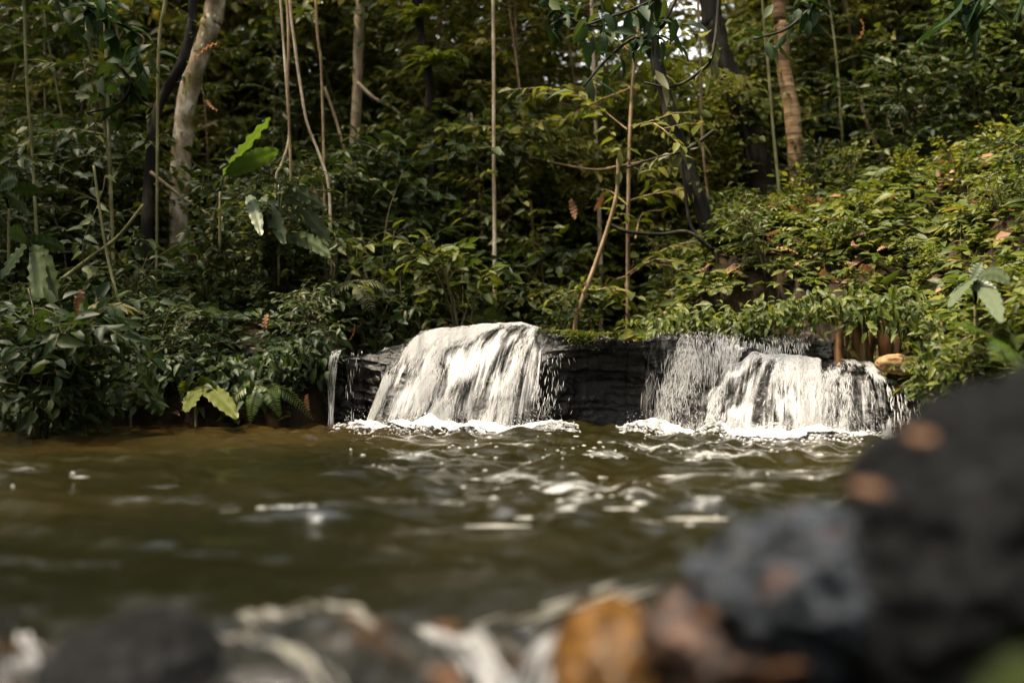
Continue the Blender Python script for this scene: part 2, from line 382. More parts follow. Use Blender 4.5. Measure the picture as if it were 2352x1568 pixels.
LO = Ledge([(1550, 972, 4.9, 4.86, 0), (1582, 925, 4.95, 4.82, 0), (1606, 915, 4.97, 4.8, 0), (1626, 878, 5.0, 4.77, 0), (1650, 868, 5.02, 4.74, 0), (1668, 838, 5.04, 4.72, 0), (1700, 836, 5.06, 4.7, 0), (1725, 818, 5.07, 4.67, 0), (1800, 817, 5.05, 4.66, 0), (1860, 832, 4.95, 4.63, 0),
            (1960, 826, 4.9, 4.62, 0), (2011, 850, 4.82, 4.6, 0), (2058, 884, 4.78, 4.6, 0), (2136, 915, 4.72, 4.58, .02), (2190, 950, 4.68, 4.58, 0)], .034)
t = empty("rock_ledge", (0, 5.2, 0)); tag(t, "dark wet rock ledge that the stream falls over, stretching across the pool", "rock ledge")
def child(mb, name, m, t, smooth=True):
    o = mb.build(name, m, t, smooth); o.matrix_parent_inverse = t.matrix_basis.inverted(); o.location = (0, 0, 0)
    return o
mb = MB(); UP.build(mb, 520, 170, .05, 1); child(mb, "upper_shelf", M['ledge'], t)
mb = MB(); LO.build(mb, 300, 130, .05, 11); child(mb, "lower_shelf", M['ledge'], t)

# ------------------------------------------------------------------ falling water
m, nt, bs, out = mat("white_water")
bs.inputs["Base Color"].default_value = (.54, .545, .55, 1); bs.inputs["Roughness"].default_value = .35
tr = node(nt, "ShaderNodeBsdfTranslucent"); tr.inputs[0].default_value = (.6, .6, .6, 1)
ms = node(nt, "ShaderNodeMixShader"); ms.inputs[0].default_value = .35
nt.links.new(bs.outputs[0], ms.inputs[1]); nt.links.new(tr.outputs[0], ms.inputs[2]); nt.links.new(ms.outputs[0], out.inputs[0])
M['white'] = m
def sheet_mat(name, lo, hi, su=26, sv=4.2, col=(.58, .585, .59)):
    m, nt, bs, out = mat(name)
    bs.inputs["Base Color"].default_value = (*col, 1); bs.inputs["Roughness"].default_value = .3
    tr = node(nt, "ShaderNodeBsdfTranslucent"); tr.inputs[0].default_value = (*col, 1)
    w1 = node(nt, "ShaderNodeMixShader"); w1.inputs[0].default_value = .35
    nt.links.new(bs.outputs[0], w1.inputs[1]); nt.links.new(tr.outputs[0], w1.inputs[2])
    n1 = noise(nt, 1, 5, .62, mapped(nt, (su, sv, 1), "UV"), .35); n2 = noise(nt, 1, 3, .5, mapped(nt, (su*.3, sv*1.5, 1), "UV"), .8)
    n3 = noise(nt, 1, 3, .6, mapped(nt, (su*4, sv*2.2, 1), "UV"), .2)
    f = mathn(nt, 'ADD', mathn(nt, 'MULTIPLY', n1, .38), mathn(nt, 'ADD', mathn(nt, 'MULTIPLY', n2, .38), mathn(nt, 'MULTIPLY', n3, .24)))
    uvn = node(nt, "ShaderNodeTexCoord"); sx = node(nt, "ShaderNodeSeparateXYZ"); nt.links.new(uvn.outputs["UV"], sx.inputs[0])
    a = node(nt, "ShaderNodeMapRange"); nt.links.new(f, a.inputs[0]); a.inputs[1].default_value = lo; a.inputs[2].default_value = hi
    ed = node(nt, "ShaderNodeAttribute"); ed.attribute_name = "edge"
    al = mathn(nt, 'MULTIPLY', a.outputs[0], ed.outputs["Fac"], True)
    bump(nt, f, bs, .6, .03)
    tp = node(nt, "ShaderNodeBsdfTransparent"); mx = node(nt, "ShaderNodeMixShader")
    nt.links.new(al, mx.inputs[0]); nt.links.new(tp.outputs[0], mx.inputs[1]); nt.links.new(w1.outputs[0], mx.inputs[2]); nt.links.new(mx.outputs[0], out.inputs[0])
    return m
M['sheet_thick'] = sheet_mat("fall_sheet", .455, .62)
M['sheet_thin'] = sheet_mat("thin_fall_sheet", .5, .72)
M['sheet_sparse'] = sheet_mat("sparse_fall_sheet", .54, .76, 40, 2.4)
# clear running water over the lip
m, nt, bs, out = mat("clear_flow"); bs.inputs["Base Color"].default_value = (.02, .02, .018, 1); bs.inputs["Roughness"].default_value = .08
bump(nt, noise(nt, 1, 5, .6, mapped(nt, (18, 40, 10)), .4), bs, .8, .02)
M['flow'] = m

class Flow:
    "stream lines on a ledge: guides hold vx at rows rows[]"
    def __init__(s, ledge, rows, guides, lift=.03):
        s.l, s.rows, s.g, s.lift = ledge, np.array(rows, float), np.array(guides, float), lift
        s.uw = np.linspace(0, 1, len(guides))
    def pos(s, u, t, extra=0.):
        u = np.asarray(u, float); t = np.asarray(t, float)
        rr = interp(t, np.linspace(0, 1, len(s.rows)), s.rows)
        gu = np.clip(u, 0, 1)*(len(s.g)-1); i = np.clip(gu.astype(int), 0, len(s.g)-2); f = gu-i
        gt = np.clip(t, 0, 1)*(len(s.rows)-1); j = np.clip(gt.astype(int), 0, len(s.rows)-2); h = gt-j
        vx = (s.g[i, j]*(1-f)+s.g[i+1, j]*f)*(1-h)+(s.g[i, j+1]*(1-f)+s.g[i+1, j+1]*f)*h
        p = s.l.pt(vx, rr)
        off = s.lift*(.25+1.0*t)+extra
        p[..., 1] -= off; p[..., 2] += off*.12*(1-t)
        return p
    def sheet(s, parent, name, m, nu=110, nv=70, extra=0., wid=1., off=0., fade=(.06, .06, .08), bump_amp=.02, seed=0):
        U, T = np.meshgrid(np.linspace(0, 1, nu), np.linspace(0, 1, nv), indexing='ij')
        nb = fbm(np.stack([U.ravel()*wid*14, T.ravel()*2.2+seed, 0*U.ravel()+off], -1), 3, 31+seed).reshape(U.shape)
        P = s.pos(U, T, extra+bump_amp*nb)
        mb = MB(); mb.add(P.reshape(-1, 3), grid_tris(nu, nv), np.stack([U.ravel()*wid+off, T.ravel()*.6+off], -1))
        o = child(mb, name, m, parent)
        e = np.ones(U.size); Uf = U.ravel(); Tf = T.ravel(); jit = 1.1*fbm(np.stack([Uf*34*wid, Tf*3, 0*Uf], -1), 3, 77+seed)
        e *= np.clip(Uf/max(fade[0], 1e-4)*(1+jit), 0, 1)*np.clip((1-Uf)/max(fade[1], 1e-4)*(1+jit), 0, 1)*np.clip(Tf/max(fade[2], 1e-4)+jit-.3, 0, 1)
        at_ = o.data.attributes.new("edge", 'FLOAT', 'POINT'); at_.data.foreach_set("value", e.astype(np.float32))
        return o
    def streaks(s, parent, name, n, wid, thr=-.1, len_=(.05, .22), w=(.0012, .0035), lift=(0, .045), seed=0, dens=None, holes=1., k=5):
        r = np.random.default_rng(seed); N = n*4
        u = r.random(N); t0 = r.random(N)*1.02-.05; L = r.uniform(*len_, N)
        nz = fbm(np.stack([u*wid*9+seed, t0*2.4+u*1.5, 0*u+seed], -1), 4, 50+seed)*holes
        keep = nz > thr+r.normal(0, .12, N)
        if dens is not None: keep &= r.random(N) < dens(u, t0)
        ix = np.where(keep)[0][:n]; u, t0, L = u[ix], t0[ix], L[ix]; n = len(ix)
        ww = r.uniform(*w, n)*(1+1.2*(r.random(n)**6)); ex = r.uniform(lift[0], lift[1], n)*np.clip(t0+.25, .1, 1); du = r.normal(0, .006/wid*1.5, n)
        ts = np.linspace(0, 1, k); P = np.stack([s.pos(u+du*q, np.clip(t0+L*q, 0, 1), ex) for q in ts], 1)
        prof = np.array([.15, .75, 1, .7, .1]) if k == 5 else np.sin(np.pi*(ts*.9+.05))
        T = nrm(np.gradient(P, axis=1)); A = nrm(np.cross(T, np.array([0, -1., 0.]))); B = np.cross(T, A)
        V = []
        for a in (0, 2.094, 4.189):
            V.append(P+(A*np.cos(a)+B*np.sin(a))*(ww[:, None]*prof)[..., None])
        V = np.stack(V, 2)   # n,k,3,3
        base = (np.arange(n)*k*3)[:, None]
        f = []
        for i in range(k-1):
            for a in range(3):
                b = (a+1) % 3
                f += [[i*3+a, i*3+b, (i+1)*3+b], [i*3+a, (i+1)*3+b, (i+1)*3+a]]
        f = np.array(f); T_ = base[:, :, None]+f[None]
        mb = MB(); mb.add(V.reshape(-1, 3), T_.reshape(-1, 3)); return tag(child(mb, name, M['white'], parent), kind="stuff")

lf = empty("waterfall", (-.2, 5.1, 0)); tag(lf, "wide white left waterfall pouring over the rounded rock ledge", "waterfall", "waterfalls over the rock ledge")
F1 = Flow(UP, [1, 2, 3, 4, 5], [(965, 945, 905, 875, 843), (1040, 1020, 975, 945, 915), (1130, 1110, 1060, 1030, 1000), (1200, 1185, 1150, 1120, 1095), (1236, 1232, 1212, 1190, 1170), (1246, 1244, 1243, 1236, 1226)], .045)
F1.sheet(lf, "water_curtain", M['sheet_thick'], wid=.85, extra=.0, seed=1, bump_amp=.03, fade=(.1, .1, .45))
F1.sheet(lf, "water_curtain", M['sheet_thin'], wid=.85, extra=.03, off=3.3, seed=2, bump_amp=.03, fade=(.16, .14, .5))
F1.streaks(lf, "water_streaks", 15000, .85, thr=.12, len_=(.015, .07), w=(.0003, .001), seed=3, holes=1.5, dens=lambda u, t: np.clip(.25+t*2, 0, 1))
F1b = Flow(UP, [3.2, 4, 5], [(1238, 1234, 1228), (1285, 1282, 1280), (1335, 1335, 1335)], .12)
F1b.streaks(lf, "drip_streaks", 130, .25, thr=-.3, len_=(.03, .12), w=(.0004, .0011), lift=(0, .05), seed=5, dens=lambda u, t: (1-u)**1.6)
tr_ = empty("trickle", (-.92, 5.1, 0)); tag(tr_, "thin white trickle dripping off the ledge left of the left waterfall", "trickle")
F0 = Flow(UP, [1.6, 2, 3, 4, 5], [(768, 766, 764, 766, 768), (790, 788, 783, 780, 780)], .14)
0 and F0.sheet(tr_, "water_curtain", M['sheet_sparse'], 20, 60, wid=.06, off=1.7, seed=4, fade=(.2, .2, .05), bump_amp=.01)
F0.streaks(tr_, "water_streaks", 110, .06, thr=-.4, len_=(.08, .25), w=(.0005, .0013), lift=(0, .03), seed=6)
F0b = Flow(UP, [2, 3, 4, 5], [(800, 800, 802, 804), (835, 832, 828, 824)], .1)
F0b.streaks(tr_, "drip_streaks", 30, .1, thr=-.4, len_=(.04, .15), w=(.0006, .0012), lift=(0, .03), seed=16)

rf = empty("waterfall", (1.1, 4.75, 0)); tag(rf, "broken two-tier right waterfall splashing over dark rocks below the leafy bank", "waterfall", "waterfalls over the rock ledge")
F2 = Flow(UP, [1.3, 2, 3, 4, 5], [(1482, 1476, 1470, 1466, 1462), (1560, 1556, 1552, 1550, 1548), (1640, 1640, 1638, 1635, 1632), (1700, 1698, 1690, 1685, 1680)], .07)
F2.sheet(rf, "water_curtain", M['sheet_thin'], wid=.5, seed=7, off=5.1, fade=(.14, .05, .5))
F2.streaks(rf, "water_streaks", 1500, .5, thr=.1, len_=(.03, .11), w=(.0003, .0009), lift=(0, .04), seed=8, holes=1.2, dens=lambda u, t: np.clip((t-.14)*3, 0, 1))
F2f = Flow(UP, [3.2, 3.8, 4.4, 5], [(1560, 1522, 1502, 1490), (1575, 1552, 1530, 1516), (1590, 1580, 1566, 1556), (1600, 1604, 1602, 1600)], .13)
F2f.sheet(rf, "water_fan", M['sheet_thin'], 50, 40, wid=.22, seed=9, off=7.7, fade=(.15, .3, .15))
F2f.streaks(rf, "water_streaks", 1100, .22, thr=-.2, len_=(.02, .1), w=(.0003, .0008), lift=(0, .03), seed=10)
F3 = Flow(UP, [1.2, 2, 2.6, 3.2], [(1650, 1648, 1645, 1640), (1720, 1715, 1712, 1710), (1800, 1800, 1800, 1800), (1900, 1905, 1908, 1910)], .04)
F3.sheet(rf, "water_curtain", M['sheet_thin'], wid=.6, seed=11, off=9.1, fade=(.05, .1, .5))
F3.streaks(rf, "water_streaks", 300, .6, thr=.15, len_=(.08, .2), w=(.0004, .0012), lift=(0, .03), seed=12, dens=lambda u, t: np.clip((t-.25)*2.5, 0, 1))
hole = lambda u, t: np.where((np.abs(u-.29+.0*t) < .075*np.clip((t-.18)*3, 0, 1)) & (t > .2) & (t < .97), .06, 1)
F4 = Flow(LO, [.75, 1, 2, 3, 4, 5], [(1645, 1640, 1632, 1624, 1617, 1610), (1735, 1730, 1722, 1708, 1690, 1675), (1775, 1775, 1772, 1768, 1764, 1760), (1830, 1830, 1830, 1828, 1826, 1822), (1872, 1875, 1878, 1876, 1874, 1870)], .05)
def holed(o, u0, w_, t0):
    e = np.zeros(len(o.data.vertices), np.float32); a_ = o.data.attributes["edge"]; a_.data.foreach_get("value", e)
    nu = 110; nv = 70; U, T = np.meshgrid(np.linspace(0, 1, nu), np.linspace(0, 1, nv), indexing='ij')
    d = np.abs(U-u0-.05*np.sin(T*5))/w_+.35*fbm(np.stack([U.ravel()*30, T.ravel()*9, 0*U.ravel()], -1), 3, 3).reshape(U.shape)
    k = 1-.96*sstep(1.25, .8, d)*sstep(t0, t0+.12, T)*sstep(1.02, .95, T)
    a_.data.foreach_set("value", (e*k.ravel()).astype(np.float32))
o = F4.sheet(rf, "water_curtain", M['sheet_thick'], wid=.5, seed=13, off=11.3, fade=(.1, .02, .04), bump_amp=.03); holed(o, .45, .038, .42)
o = F4.sheet(rf, "water_curtain", M['sheet_thin'], wid=.5, extra=.03, seed=14, off=13.9, fade=(.1, .05, .1), bump_amp=.03); holed(o, .45, .045, .4)
hole4 = lambda u, t: 1-.95*((np.abs(u-.43-.05*np.sin(t*5)) < .055) & (t > .38) & (t < .96))
F4.streaks(rf, "water_streaks", 10500, .5, thr=.0, len_=(.015, .07), w=(.0003, .001), holes=1.5, seed=15, dens=hole4)
F5 = Flow(LO, [1.3, 2, 3, 4, 5], [(1866, 1868, 1872, 1870, 1868), (1920, 1920, 1922, 1922, 1920), (1975, 1980, 1985, 1988, 1990), (2012, 2020, 2026, 2030, 2032)], .05)
F5.sheet(rf, "water_curtain", M['sheet_thin'], wid=.36, seed=17, off=15.2, fade=(.02, .12, .25))
F5.streaks(rf, "water_streaks", 3600, .36, thr=.05, len_=(.02, .09), w=(.0003, .001), holes=1.5, seed=18)
F6 = Flow(LO, [2, 3, 4, 5], [(2022, 2028, 2030, 2032), (2070, 2072, 2074, 2076), (2136, 2138, 2140, 2140)], .05)
0 and F6.sheet(rf, "water_curtain", M['sheet_sparse'], wid=.25, seed=19, off=17.2, fade=(.1, .1, .2))
F6.streaks(rf, "water_streaks", 100, .25, thr=.05, w=(.0008, .0018), seed=20)

# foam where the falls land, and thrown drops
m, nt, bs, out = mat("foam"); bs.inputs["Base Color"].default_value = (.86, .85, .83, 1); bs.inputs["Roughness"].default_value = .6
bump(nt, noise(nt, 70, 5, .65, mapped(nt, (1, 1, 1))), bs, .8, .012)
tp = node(nt, "ShaderNodeBsdfTransparent"); mx = node(nt, "ShaderNodeMixShader"); ed = node(nt, "ShaderNodeAttribute"); ed.attribute_name = "edge"
nf = noise(nt, 16, 6, .7, mapped(nt, (1, 1.8, 1)), .6)
al = mathn(nt, 'MULTIPLY', mathn(nt, 'SUBTRACT', mathn(nt, 'ADD', mathn(nt, 'MULTIPLY', ed.outputs["Fac"], 1.25), nf), .95), 5, True)
nt.links.new(al, mx.inputs[0]); nt.links.new(tp.outputs[0], mx.inputs[1]); nt.links.new(bs.outputs[0], mx.inputs[2]); nt.links.new(mx.outputs[0], out.inputs[0])
M['foam'] = m
def foam(parent, line, width, hmax, seed):
    "a strip of froth along a line of (vx, Y, strength)"
    line = np.array(line, float); n, k = 260, 36
    vx = np.linspace(line[0, 0], line[-1, 0], n); Y = interp(vx, line[:, 0], line[:, 1]); st = interp(vx, line[:, 0], line[:, 2])
    q = np.linspace(0, 1, k); VX, Q = np.meshgrid(vx, q, indexing='ij'); S = st[:, None]*np.ones(k)
    yy = Y[:, None]+.12-Q*(.12+width*np.clip(S, .3, 1.3)); xx = (VX-1176)/FPX*Y[:, None]
    nz = fbm(np.stack([xx.ravel()*22, yy.ravel()*22, 0*xx.ravel()], -1), 4, seed).reshape(xx.shape)
    n2 = fbm(np.stack([xx.ravel()*5, yy.ravel()*5, 0*xx.ravel()], -1), 2, seed+5).reshape(xx.shape)
    prof = np.sin(np.pi*np.clip(Q*.9+.1, 0, 1))**.8*np.clip(1.25-Q, 0, 1)
    zz = wave(xx, yy)+.006+hmax*S*prof*(.55+.55*nz+.12*n2)
    e = np.clip(S*1.1*(1-np.clip((Q-.3)/.6, 0, 1))+.35*nz+.2*n2-.05, 0, 1.1)*sstep(1, .75, Q)*sstep(0, .04, np.linspace(0, 1, n))[:, None]*sstep(1, .96, np.linspace(0, 1, n))[:, None]
    mb = MB(); mb.add(np.stack([xx, yy, zz], -1).reshape(-1, 3), grid_tris(n, k)); o = child(mb, "foam", M['foam'], parent)
    a_ = o.data.attributes.new("edge", 'FLOAT', 'POINT'); a_.data.foreach_set("value", e.ravel().astype(np.float32))
foam(lf, [(770, 5.12, .25), (830, 5.06, .7), (900, 5.02, 1), (1050, 5.0, 1), (1180, 5.0, 1.1), (1235, 5.04, .8), (1300, 5.08, .25)], .3, .05, 3)
foam(rf, [(1430, 4.96, .3), (1490, 4.93, .6), (1560, 4.88, .6), (1640, 4.76, .9), (1720, 4.66, 1), (1800, 4.62, 1.15), (1900, 4.6, .9), (1990, 4.58, .6), (2070, 4.56, .3)], .34, .055, 8)
def froth(parent, line, n, spread, hmax, seed):
    "thousands of bubbles and clots of froth heaped along the landing line"
    r = np.random.default_rng(seed); line = np.array(line, float); vx = r.uniform(line[0, 0], line[-1, 0], n); Y = interp(vx, line[:, 0], line[:, 1]); st = interp(vx, line[:, 0], line[:, 2])
    keep = fbm(np.stack([vx*.045, 0*vx, 0*vx+seed], -1), 3, 7)+st*.9 > r.random(n)*1.1; vx, Y, st = vx[keep], Y[keep], st[keep]; n = len(vx)
    f_ = r.normal(0, 1, n)*spread*(.4+.8*st); X_ = (vx-1176)/FPX*Y; Y_ = Y+.02-f_-.04*(r.random(n)**3)*5*(f_ > 0)
    z = wave(X_, Y_)+hmax*st*np.exp(-(f_/spread)**2)*r.random(n)**1.3*(1+.8*fbm(np.stack([X_*9, Y_*9, 0*X_], -1), 3, seed))
    s_ = r.uniform(.0015, .006, n)*(1+1.3*(r.random(n)**8)); a = np.array([[1.5, 0, 0], [-1.5, 0, 0], [0, 1, 0], [0, -1, 0], [0, 0, .8], [0, 0, -.8]], float)
    fc = np.array([[0, 2, 4], [2, 1, 4], [1, 3, 4], [3, 0, 4], [2, 0, 5], [1, 2, 5], [3, 1, 5], [0, 3, 5]])
    P = np.stack([X_, Y_, z], -1); V = P[:, None]+a[None]*s_[:, None, None]; mb = MB(); mb.add(V.reshape(-1, 3), ((np.arange(n)*6)[:, None, None]+fc).reshape(-1, 3))
    tag(child(mb, "froth", M['white'], parent), kind='stuff')
froth(lf, [(770, 5.1, .2), (830, 5.04, .7), (900, 5.0, 1), (1050, 4.98, 1), (1180, 4.98, 1.1), (1235, 5.02, .8), (1330, 5.06, .15)], 5200, .055, .045, 4)
froth(rf, [(1420, 4.95, .2), (1490, 4.91, .6), (1560, 4.86, .6), (1640, 4.74, .9), (1720, 4.64, 1), (1800, 4.6, 1.15), (1900, 4.58, .9), (1990, 4.56, .6), (2080, 4.54, .2)], 6400, .065, .05, 9)
def drops(parent, line, n, hmax, seed, name="spray"):
    r = np.random.default_rng(seed); line = np.array(line, float); mb = MB()
    vx = r.uniform(line[0, 0], line[-1, 0], n); Y = interp(vx, line[:, 0], line[:, 1]); h = hmax*r.random(n)**2.4
    P = np.stack([(vx-1176)/FPX*Y, Y-r.uniform(-.02, .1, n), .01+h], -1); s = r.uniform(.0008, .0026, n)*(1-.5*h/hmax)
    a = np.array([[1, 0, 0], [-1, 0, 0], [0, 1, 0], [0, -1, 0], [0, 0, 1.6], [0, 0, -1.6]], float)
    f = np.array([[0, 2, 4], [2, 1, 4], [1, 3, 4], [3, 0, 4], [2, 0, 5], [1, 2, 5], [3, 1, 5], [0, 3, 5]])
    V = P[:, None]+a[None]*s[:, None, None]; mb.add(V.reshape(-1, 3), ((np.arange(n)*6)[:, None, None]+f).reshape(-1, 3)); return tag(child(mb, name, M['white'], parent), kind="stuff")
drops(lf, [(790, 5.08), (1180, 4.98), (1290, 5.05)], 900, .1, 1)
drops(lf, [(1215, 5.02), (1275, 5.02)], 120, .13, 2)
drops(rf, [(1440, 4.95), (1640, 4.75), (1800, 4.6), (2080, 4.56)], 1300, .1, 3)
# froth flecks near the falls; those farther out stand in for bright reflections
fl = MB(); r = np.random.default_rng(21); pts = []
for (vx, vy, sx, sy, n, s0) in [(1300, 1105, 200, 14, 34, .6), (1380, 1150, 130, 10, 26, .7), (1480, 1195, 130, 8, 10, .7), (650, 1178, 50, 8, 14, .6), (1050, 1060, 300, 25, 50, .4), (1700, 1080, 260, 40, 34, .45),
                              (1250, 1030, 420, 14, 150, .3), (1750, 1030, 200, 12, 70, .35), (1060, 1000, 200, 6, 60, .3), (1750, 1018, 220, 6, 50, .3), (1100, 1190, 100, 8, 8, .6), (60, 1090, 60, 20, 8, .8)]:
    for k in range(int(n*.45)):
        x, y = r.normal(vx, sx), r.normal(vy, sy)
        if y < 1000 or (x < 800 and sx > 100): continue
        Y = CAM_H*FPX/(y-784); pts.append(((x-1176)/FPX*Y, Y, r.uniform(.003, .011)*s0*(1+2*(r.random() < .08))))
for (x, y, s) in pts:
    a = np.linspace(0, 2*np.pi, 9, endpoint=False); rr = s*(.6+.6*r.random(9)); el_ = r.uniform(2.5, 7)
    z = float(wave(np.array([x]), np.array([y]))[0])
    rr = rr*.7; ring = np.stack([x+np.cos(a)*rr*el_, y+np.sin(a)*rr*1.3+.25*np.cos(a)*rr*r.normal(), np.full(9, z+.0005)], -1); v = np.vstack([ring, [[x, y, z+.0045]]])
    fl.add(v, [[i, (i+1) % 9, 9] for i in range(9)])
mfl, nfl, bfl, ofl = mat("fleck"); bfl.inputs["Base Color"].default_value = (.36, .35, .31, 1); bfl.inputs["Roughness"].default_value = .2
tag(fl.build("foam_glint_flecks", mfl), "small white foam flecks and painted reflection glints on the brown pool", "foam", kind='stuff')
# lacy pale patches painted in as sky and waterfall reflections on the pool
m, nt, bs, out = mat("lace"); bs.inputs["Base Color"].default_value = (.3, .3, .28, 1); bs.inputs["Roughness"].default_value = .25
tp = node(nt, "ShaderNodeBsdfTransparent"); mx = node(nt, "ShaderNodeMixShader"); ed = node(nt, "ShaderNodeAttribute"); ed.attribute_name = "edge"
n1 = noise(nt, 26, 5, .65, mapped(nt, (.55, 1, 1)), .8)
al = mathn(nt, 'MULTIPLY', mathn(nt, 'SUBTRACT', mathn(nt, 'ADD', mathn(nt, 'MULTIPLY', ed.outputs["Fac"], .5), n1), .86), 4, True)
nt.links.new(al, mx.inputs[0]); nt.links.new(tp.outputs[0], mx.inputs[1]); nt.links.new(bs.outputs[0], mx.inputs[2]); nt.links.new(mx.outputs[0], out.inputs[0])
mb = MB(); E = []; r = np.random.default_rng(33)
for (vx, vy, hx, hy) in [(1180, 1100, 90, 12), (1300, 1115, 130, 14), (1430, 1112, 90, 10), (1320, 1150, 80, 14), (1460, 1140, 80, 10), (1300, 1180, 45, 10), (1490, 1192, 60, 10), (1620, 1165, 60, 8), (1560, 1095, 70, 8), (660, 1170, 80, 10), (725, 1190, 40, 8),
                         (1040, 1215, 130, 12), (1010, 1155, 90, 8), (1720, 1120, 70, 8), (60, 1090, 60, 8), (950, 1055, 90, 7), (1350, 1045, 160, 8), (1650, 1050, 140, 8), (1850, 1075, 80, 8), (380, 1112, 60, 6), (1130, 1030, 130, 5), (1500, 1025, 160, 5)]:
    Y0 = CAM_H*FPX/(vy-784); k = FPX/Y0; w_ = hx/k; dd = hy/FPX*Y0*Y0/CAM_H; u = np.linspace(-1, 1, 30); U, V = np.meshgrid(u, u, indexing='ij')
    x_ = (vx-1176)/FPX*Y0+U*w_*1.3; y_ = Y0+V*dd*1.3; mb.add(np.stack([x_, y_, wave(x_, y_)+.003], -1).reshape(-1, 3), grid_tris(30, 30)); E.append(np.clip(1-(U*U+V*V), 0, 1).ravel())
o = tag(mb.build("foam_lace", m), "pale lacy patches standing in for sky and waterfall glints on the pool", "foam", kind='stuff'); a_ = o.data.attributes.new("edge", 'FLOAT', 'POINT'); a_.data.foreach_set("value", np.concatenate(E).astype(np.float32))
# ------------------------------------------------------------------ plants: builders return {part name: (MB, material)}
def rdir(r, n=None):
    v = r.normal(size=(n, 3) if n else 3); return nrm(v)
def twig_leaves(fol, r, pts, lL, lW, gap, droop, up=.8, flat=.9, both=True):
    lW = lW*1.18
    "alternate leaves along a twig polyline, blades turned to the light"
    pts = np.asarray(pts); seg = np.linalg.norm(np.diff(pts, axis=0), axis=1); L = seg.sum()
    n = max(2, int(L/gap)); t = np.linspace(.18, 1, n); cl = np.concatenate([[0], np.cumsum(seg)])/L
    P = np.stack([np.interp(t, cl, pts[:, k]) for k in range(3)], -1); T = nrm(pts[-1]-pts[0])
    side = nrm(np.cross(T, [0, 0, 1.]) if abs(T[2]) < .95 else np.array([1., 0, 0]))
    sg = np.where(np.arange(n) % 2 == 0, 1., -1.)[:, None]
    if abs(T[2]) > .6:
        a = r.uniform(0, 6.28)+np.arange(n)*2.4; side_v = np.stack([np.cos(a), np.sin(a), 0*a], -1)
        D = side_v*.9+T*.25+r.normal(0, .2, (n, 3))
    else:
        D = side*sg*.8+T*.62+r.normal(0, .18, (n, 3))
    D[-1] = T; D[:, 2] = D[:, 2]*flat+r.uniform(-.75, .3, n)
    N = np.array([0, -.2, 1.])*up+r.normal(0, .5, (n, 3))
    s = r.uniform(.65, 1.15, n)
    leaves(fol, P, D, N, lL*s, lW*s*r.uniform(.85, 1.15, n), fold=r.uniform(.1, .35), droop=r.uniform(.1, .45, n)*droop)
def shrub(seed, h=.8, spread=.4, nst=7, lL=.09, lW=.038, gap=.04, ntw=6, tw=.22, droop=1.0, r0=.006):
    r = np.random.default_rng(seed); fol = MB(); st = MB()
    for k in range(nst):
        a = r.uniform(0, 6.28); o = np.array([np.cos(a), np.sin(a), 0]); hh = h*r.uniform(.55, 1.05); sp = spread*r.uniform(.2, 1.1)
        pts = np.array([o*.02+[0, 0, -.06], o*sp*.15+[0, 0, hh*.35], o*sp*.5+[0, 0, hh*.72], o*sp+[0, 0, hh*r.uniform(.8, 1.0)]])
        pts = catmull(pts+r.normal(0, .015, pts.shape)*[1, 1, .3], 12); tube(st, pts, np.linspace(r0, r0*.35, 12), 5)
        twig_leaves(fol, r, pts[7:], lL, lW, gap, droop)
        for q in range(ntw):
            i = int(r.uniform(2, 11)); b = r.uniform(0, 6.28); d = nrm(np.array([np.cos(b), np.sin(b), r.uniform(.05, .6)])+o*.5)
            L = tw*r.uniform(.5, 1.2); p2 = np.array([pts[i], pts[i]+d*L*.5+[0, 0, .01], pts[i]+d*L-[0, 0, .12*L]])
            tube(st, p2, [r0*.45, r0*.35, r0*.2], 4, cap=False); twig_leaves(fol, r, catmull(p2, 5), lL, lW, gap, droop)
    return {'foliage': fol, 'stem': st}
def sapling(seed, h=3, r0=.014, br=.55, nb=26, lL=.1, lW=.04, gap=.06, first=.2, lean=.12, droop=1., sub=2, simple=False):
    r = np.random.default_rng(seed); fol = MB(); st = MB()
    a = r.uniform(0, 6.28); l = lean*h*r.uniform(.3, 1)
    pts = np.array([[0, 0, -.15], [l*.1*np.cos(a), l*.1*np.sin(a), h*.3], [l*.5*np.cos(a), l*.5*np.sin(a), h*.68], [l*np.cos(a), l*np.sin(a), h]])
    pts[1:3] += r.normal(0, .03*h, (2, 3))*[1, 1, 0]; pts = catmull(pts, 24); tube(st, pts, np.linspace(r0, r0*.3, 24), 6)
    for k in range(nb):
        i = min(23, int(24*(first+(1-first)*(k+r.random())/nb))); b = k*2.4+r.normal(0, .5)
        d = nrm(np.array([np.cos(b), np.sin(b), r.uniform(-.3, 1.0)])); L = br*r.uniform(.45, 1.15)*(1-.45*max(0, i/24-.6))
        p2 = catmull(np.array([pts[i], pts[i]+d*L*.5+[0, 0, .03*L], pts[i]+d*L-[0, 0, .18*L]])+r.normal(0, .02*L, (3, 3)), 7)
        tube(st, p2, np.linspace(r0*.42, r0*.15, 7), 4, cap=False); twig_leaves(fol, r, p2, lL, lW, gap, droop)
        for q in range(sub):
            j = int(r.uniform(2, 6)); c = b+r.choice([-1, 1])*r.uniform(.5, 1.1); d2 = np.array([np.cos(c), np.sin(c), r.uniform(-.2, .4)])
            L2 = L*r.uniform(.3, .55); p3 = np.array([p2[j], p2[j]+d2*L2*.55, p2[j]+d2*L2-[0, 0, .15*L2]])
            tube(st, p3, [r0*.2, r0*.16, r0*.1], 3, cap=False); twig_leaves(fol, r, catmull(p3, 4), lL, lW, gap, droop)
    return {'foliage': fol, 'stem': st}
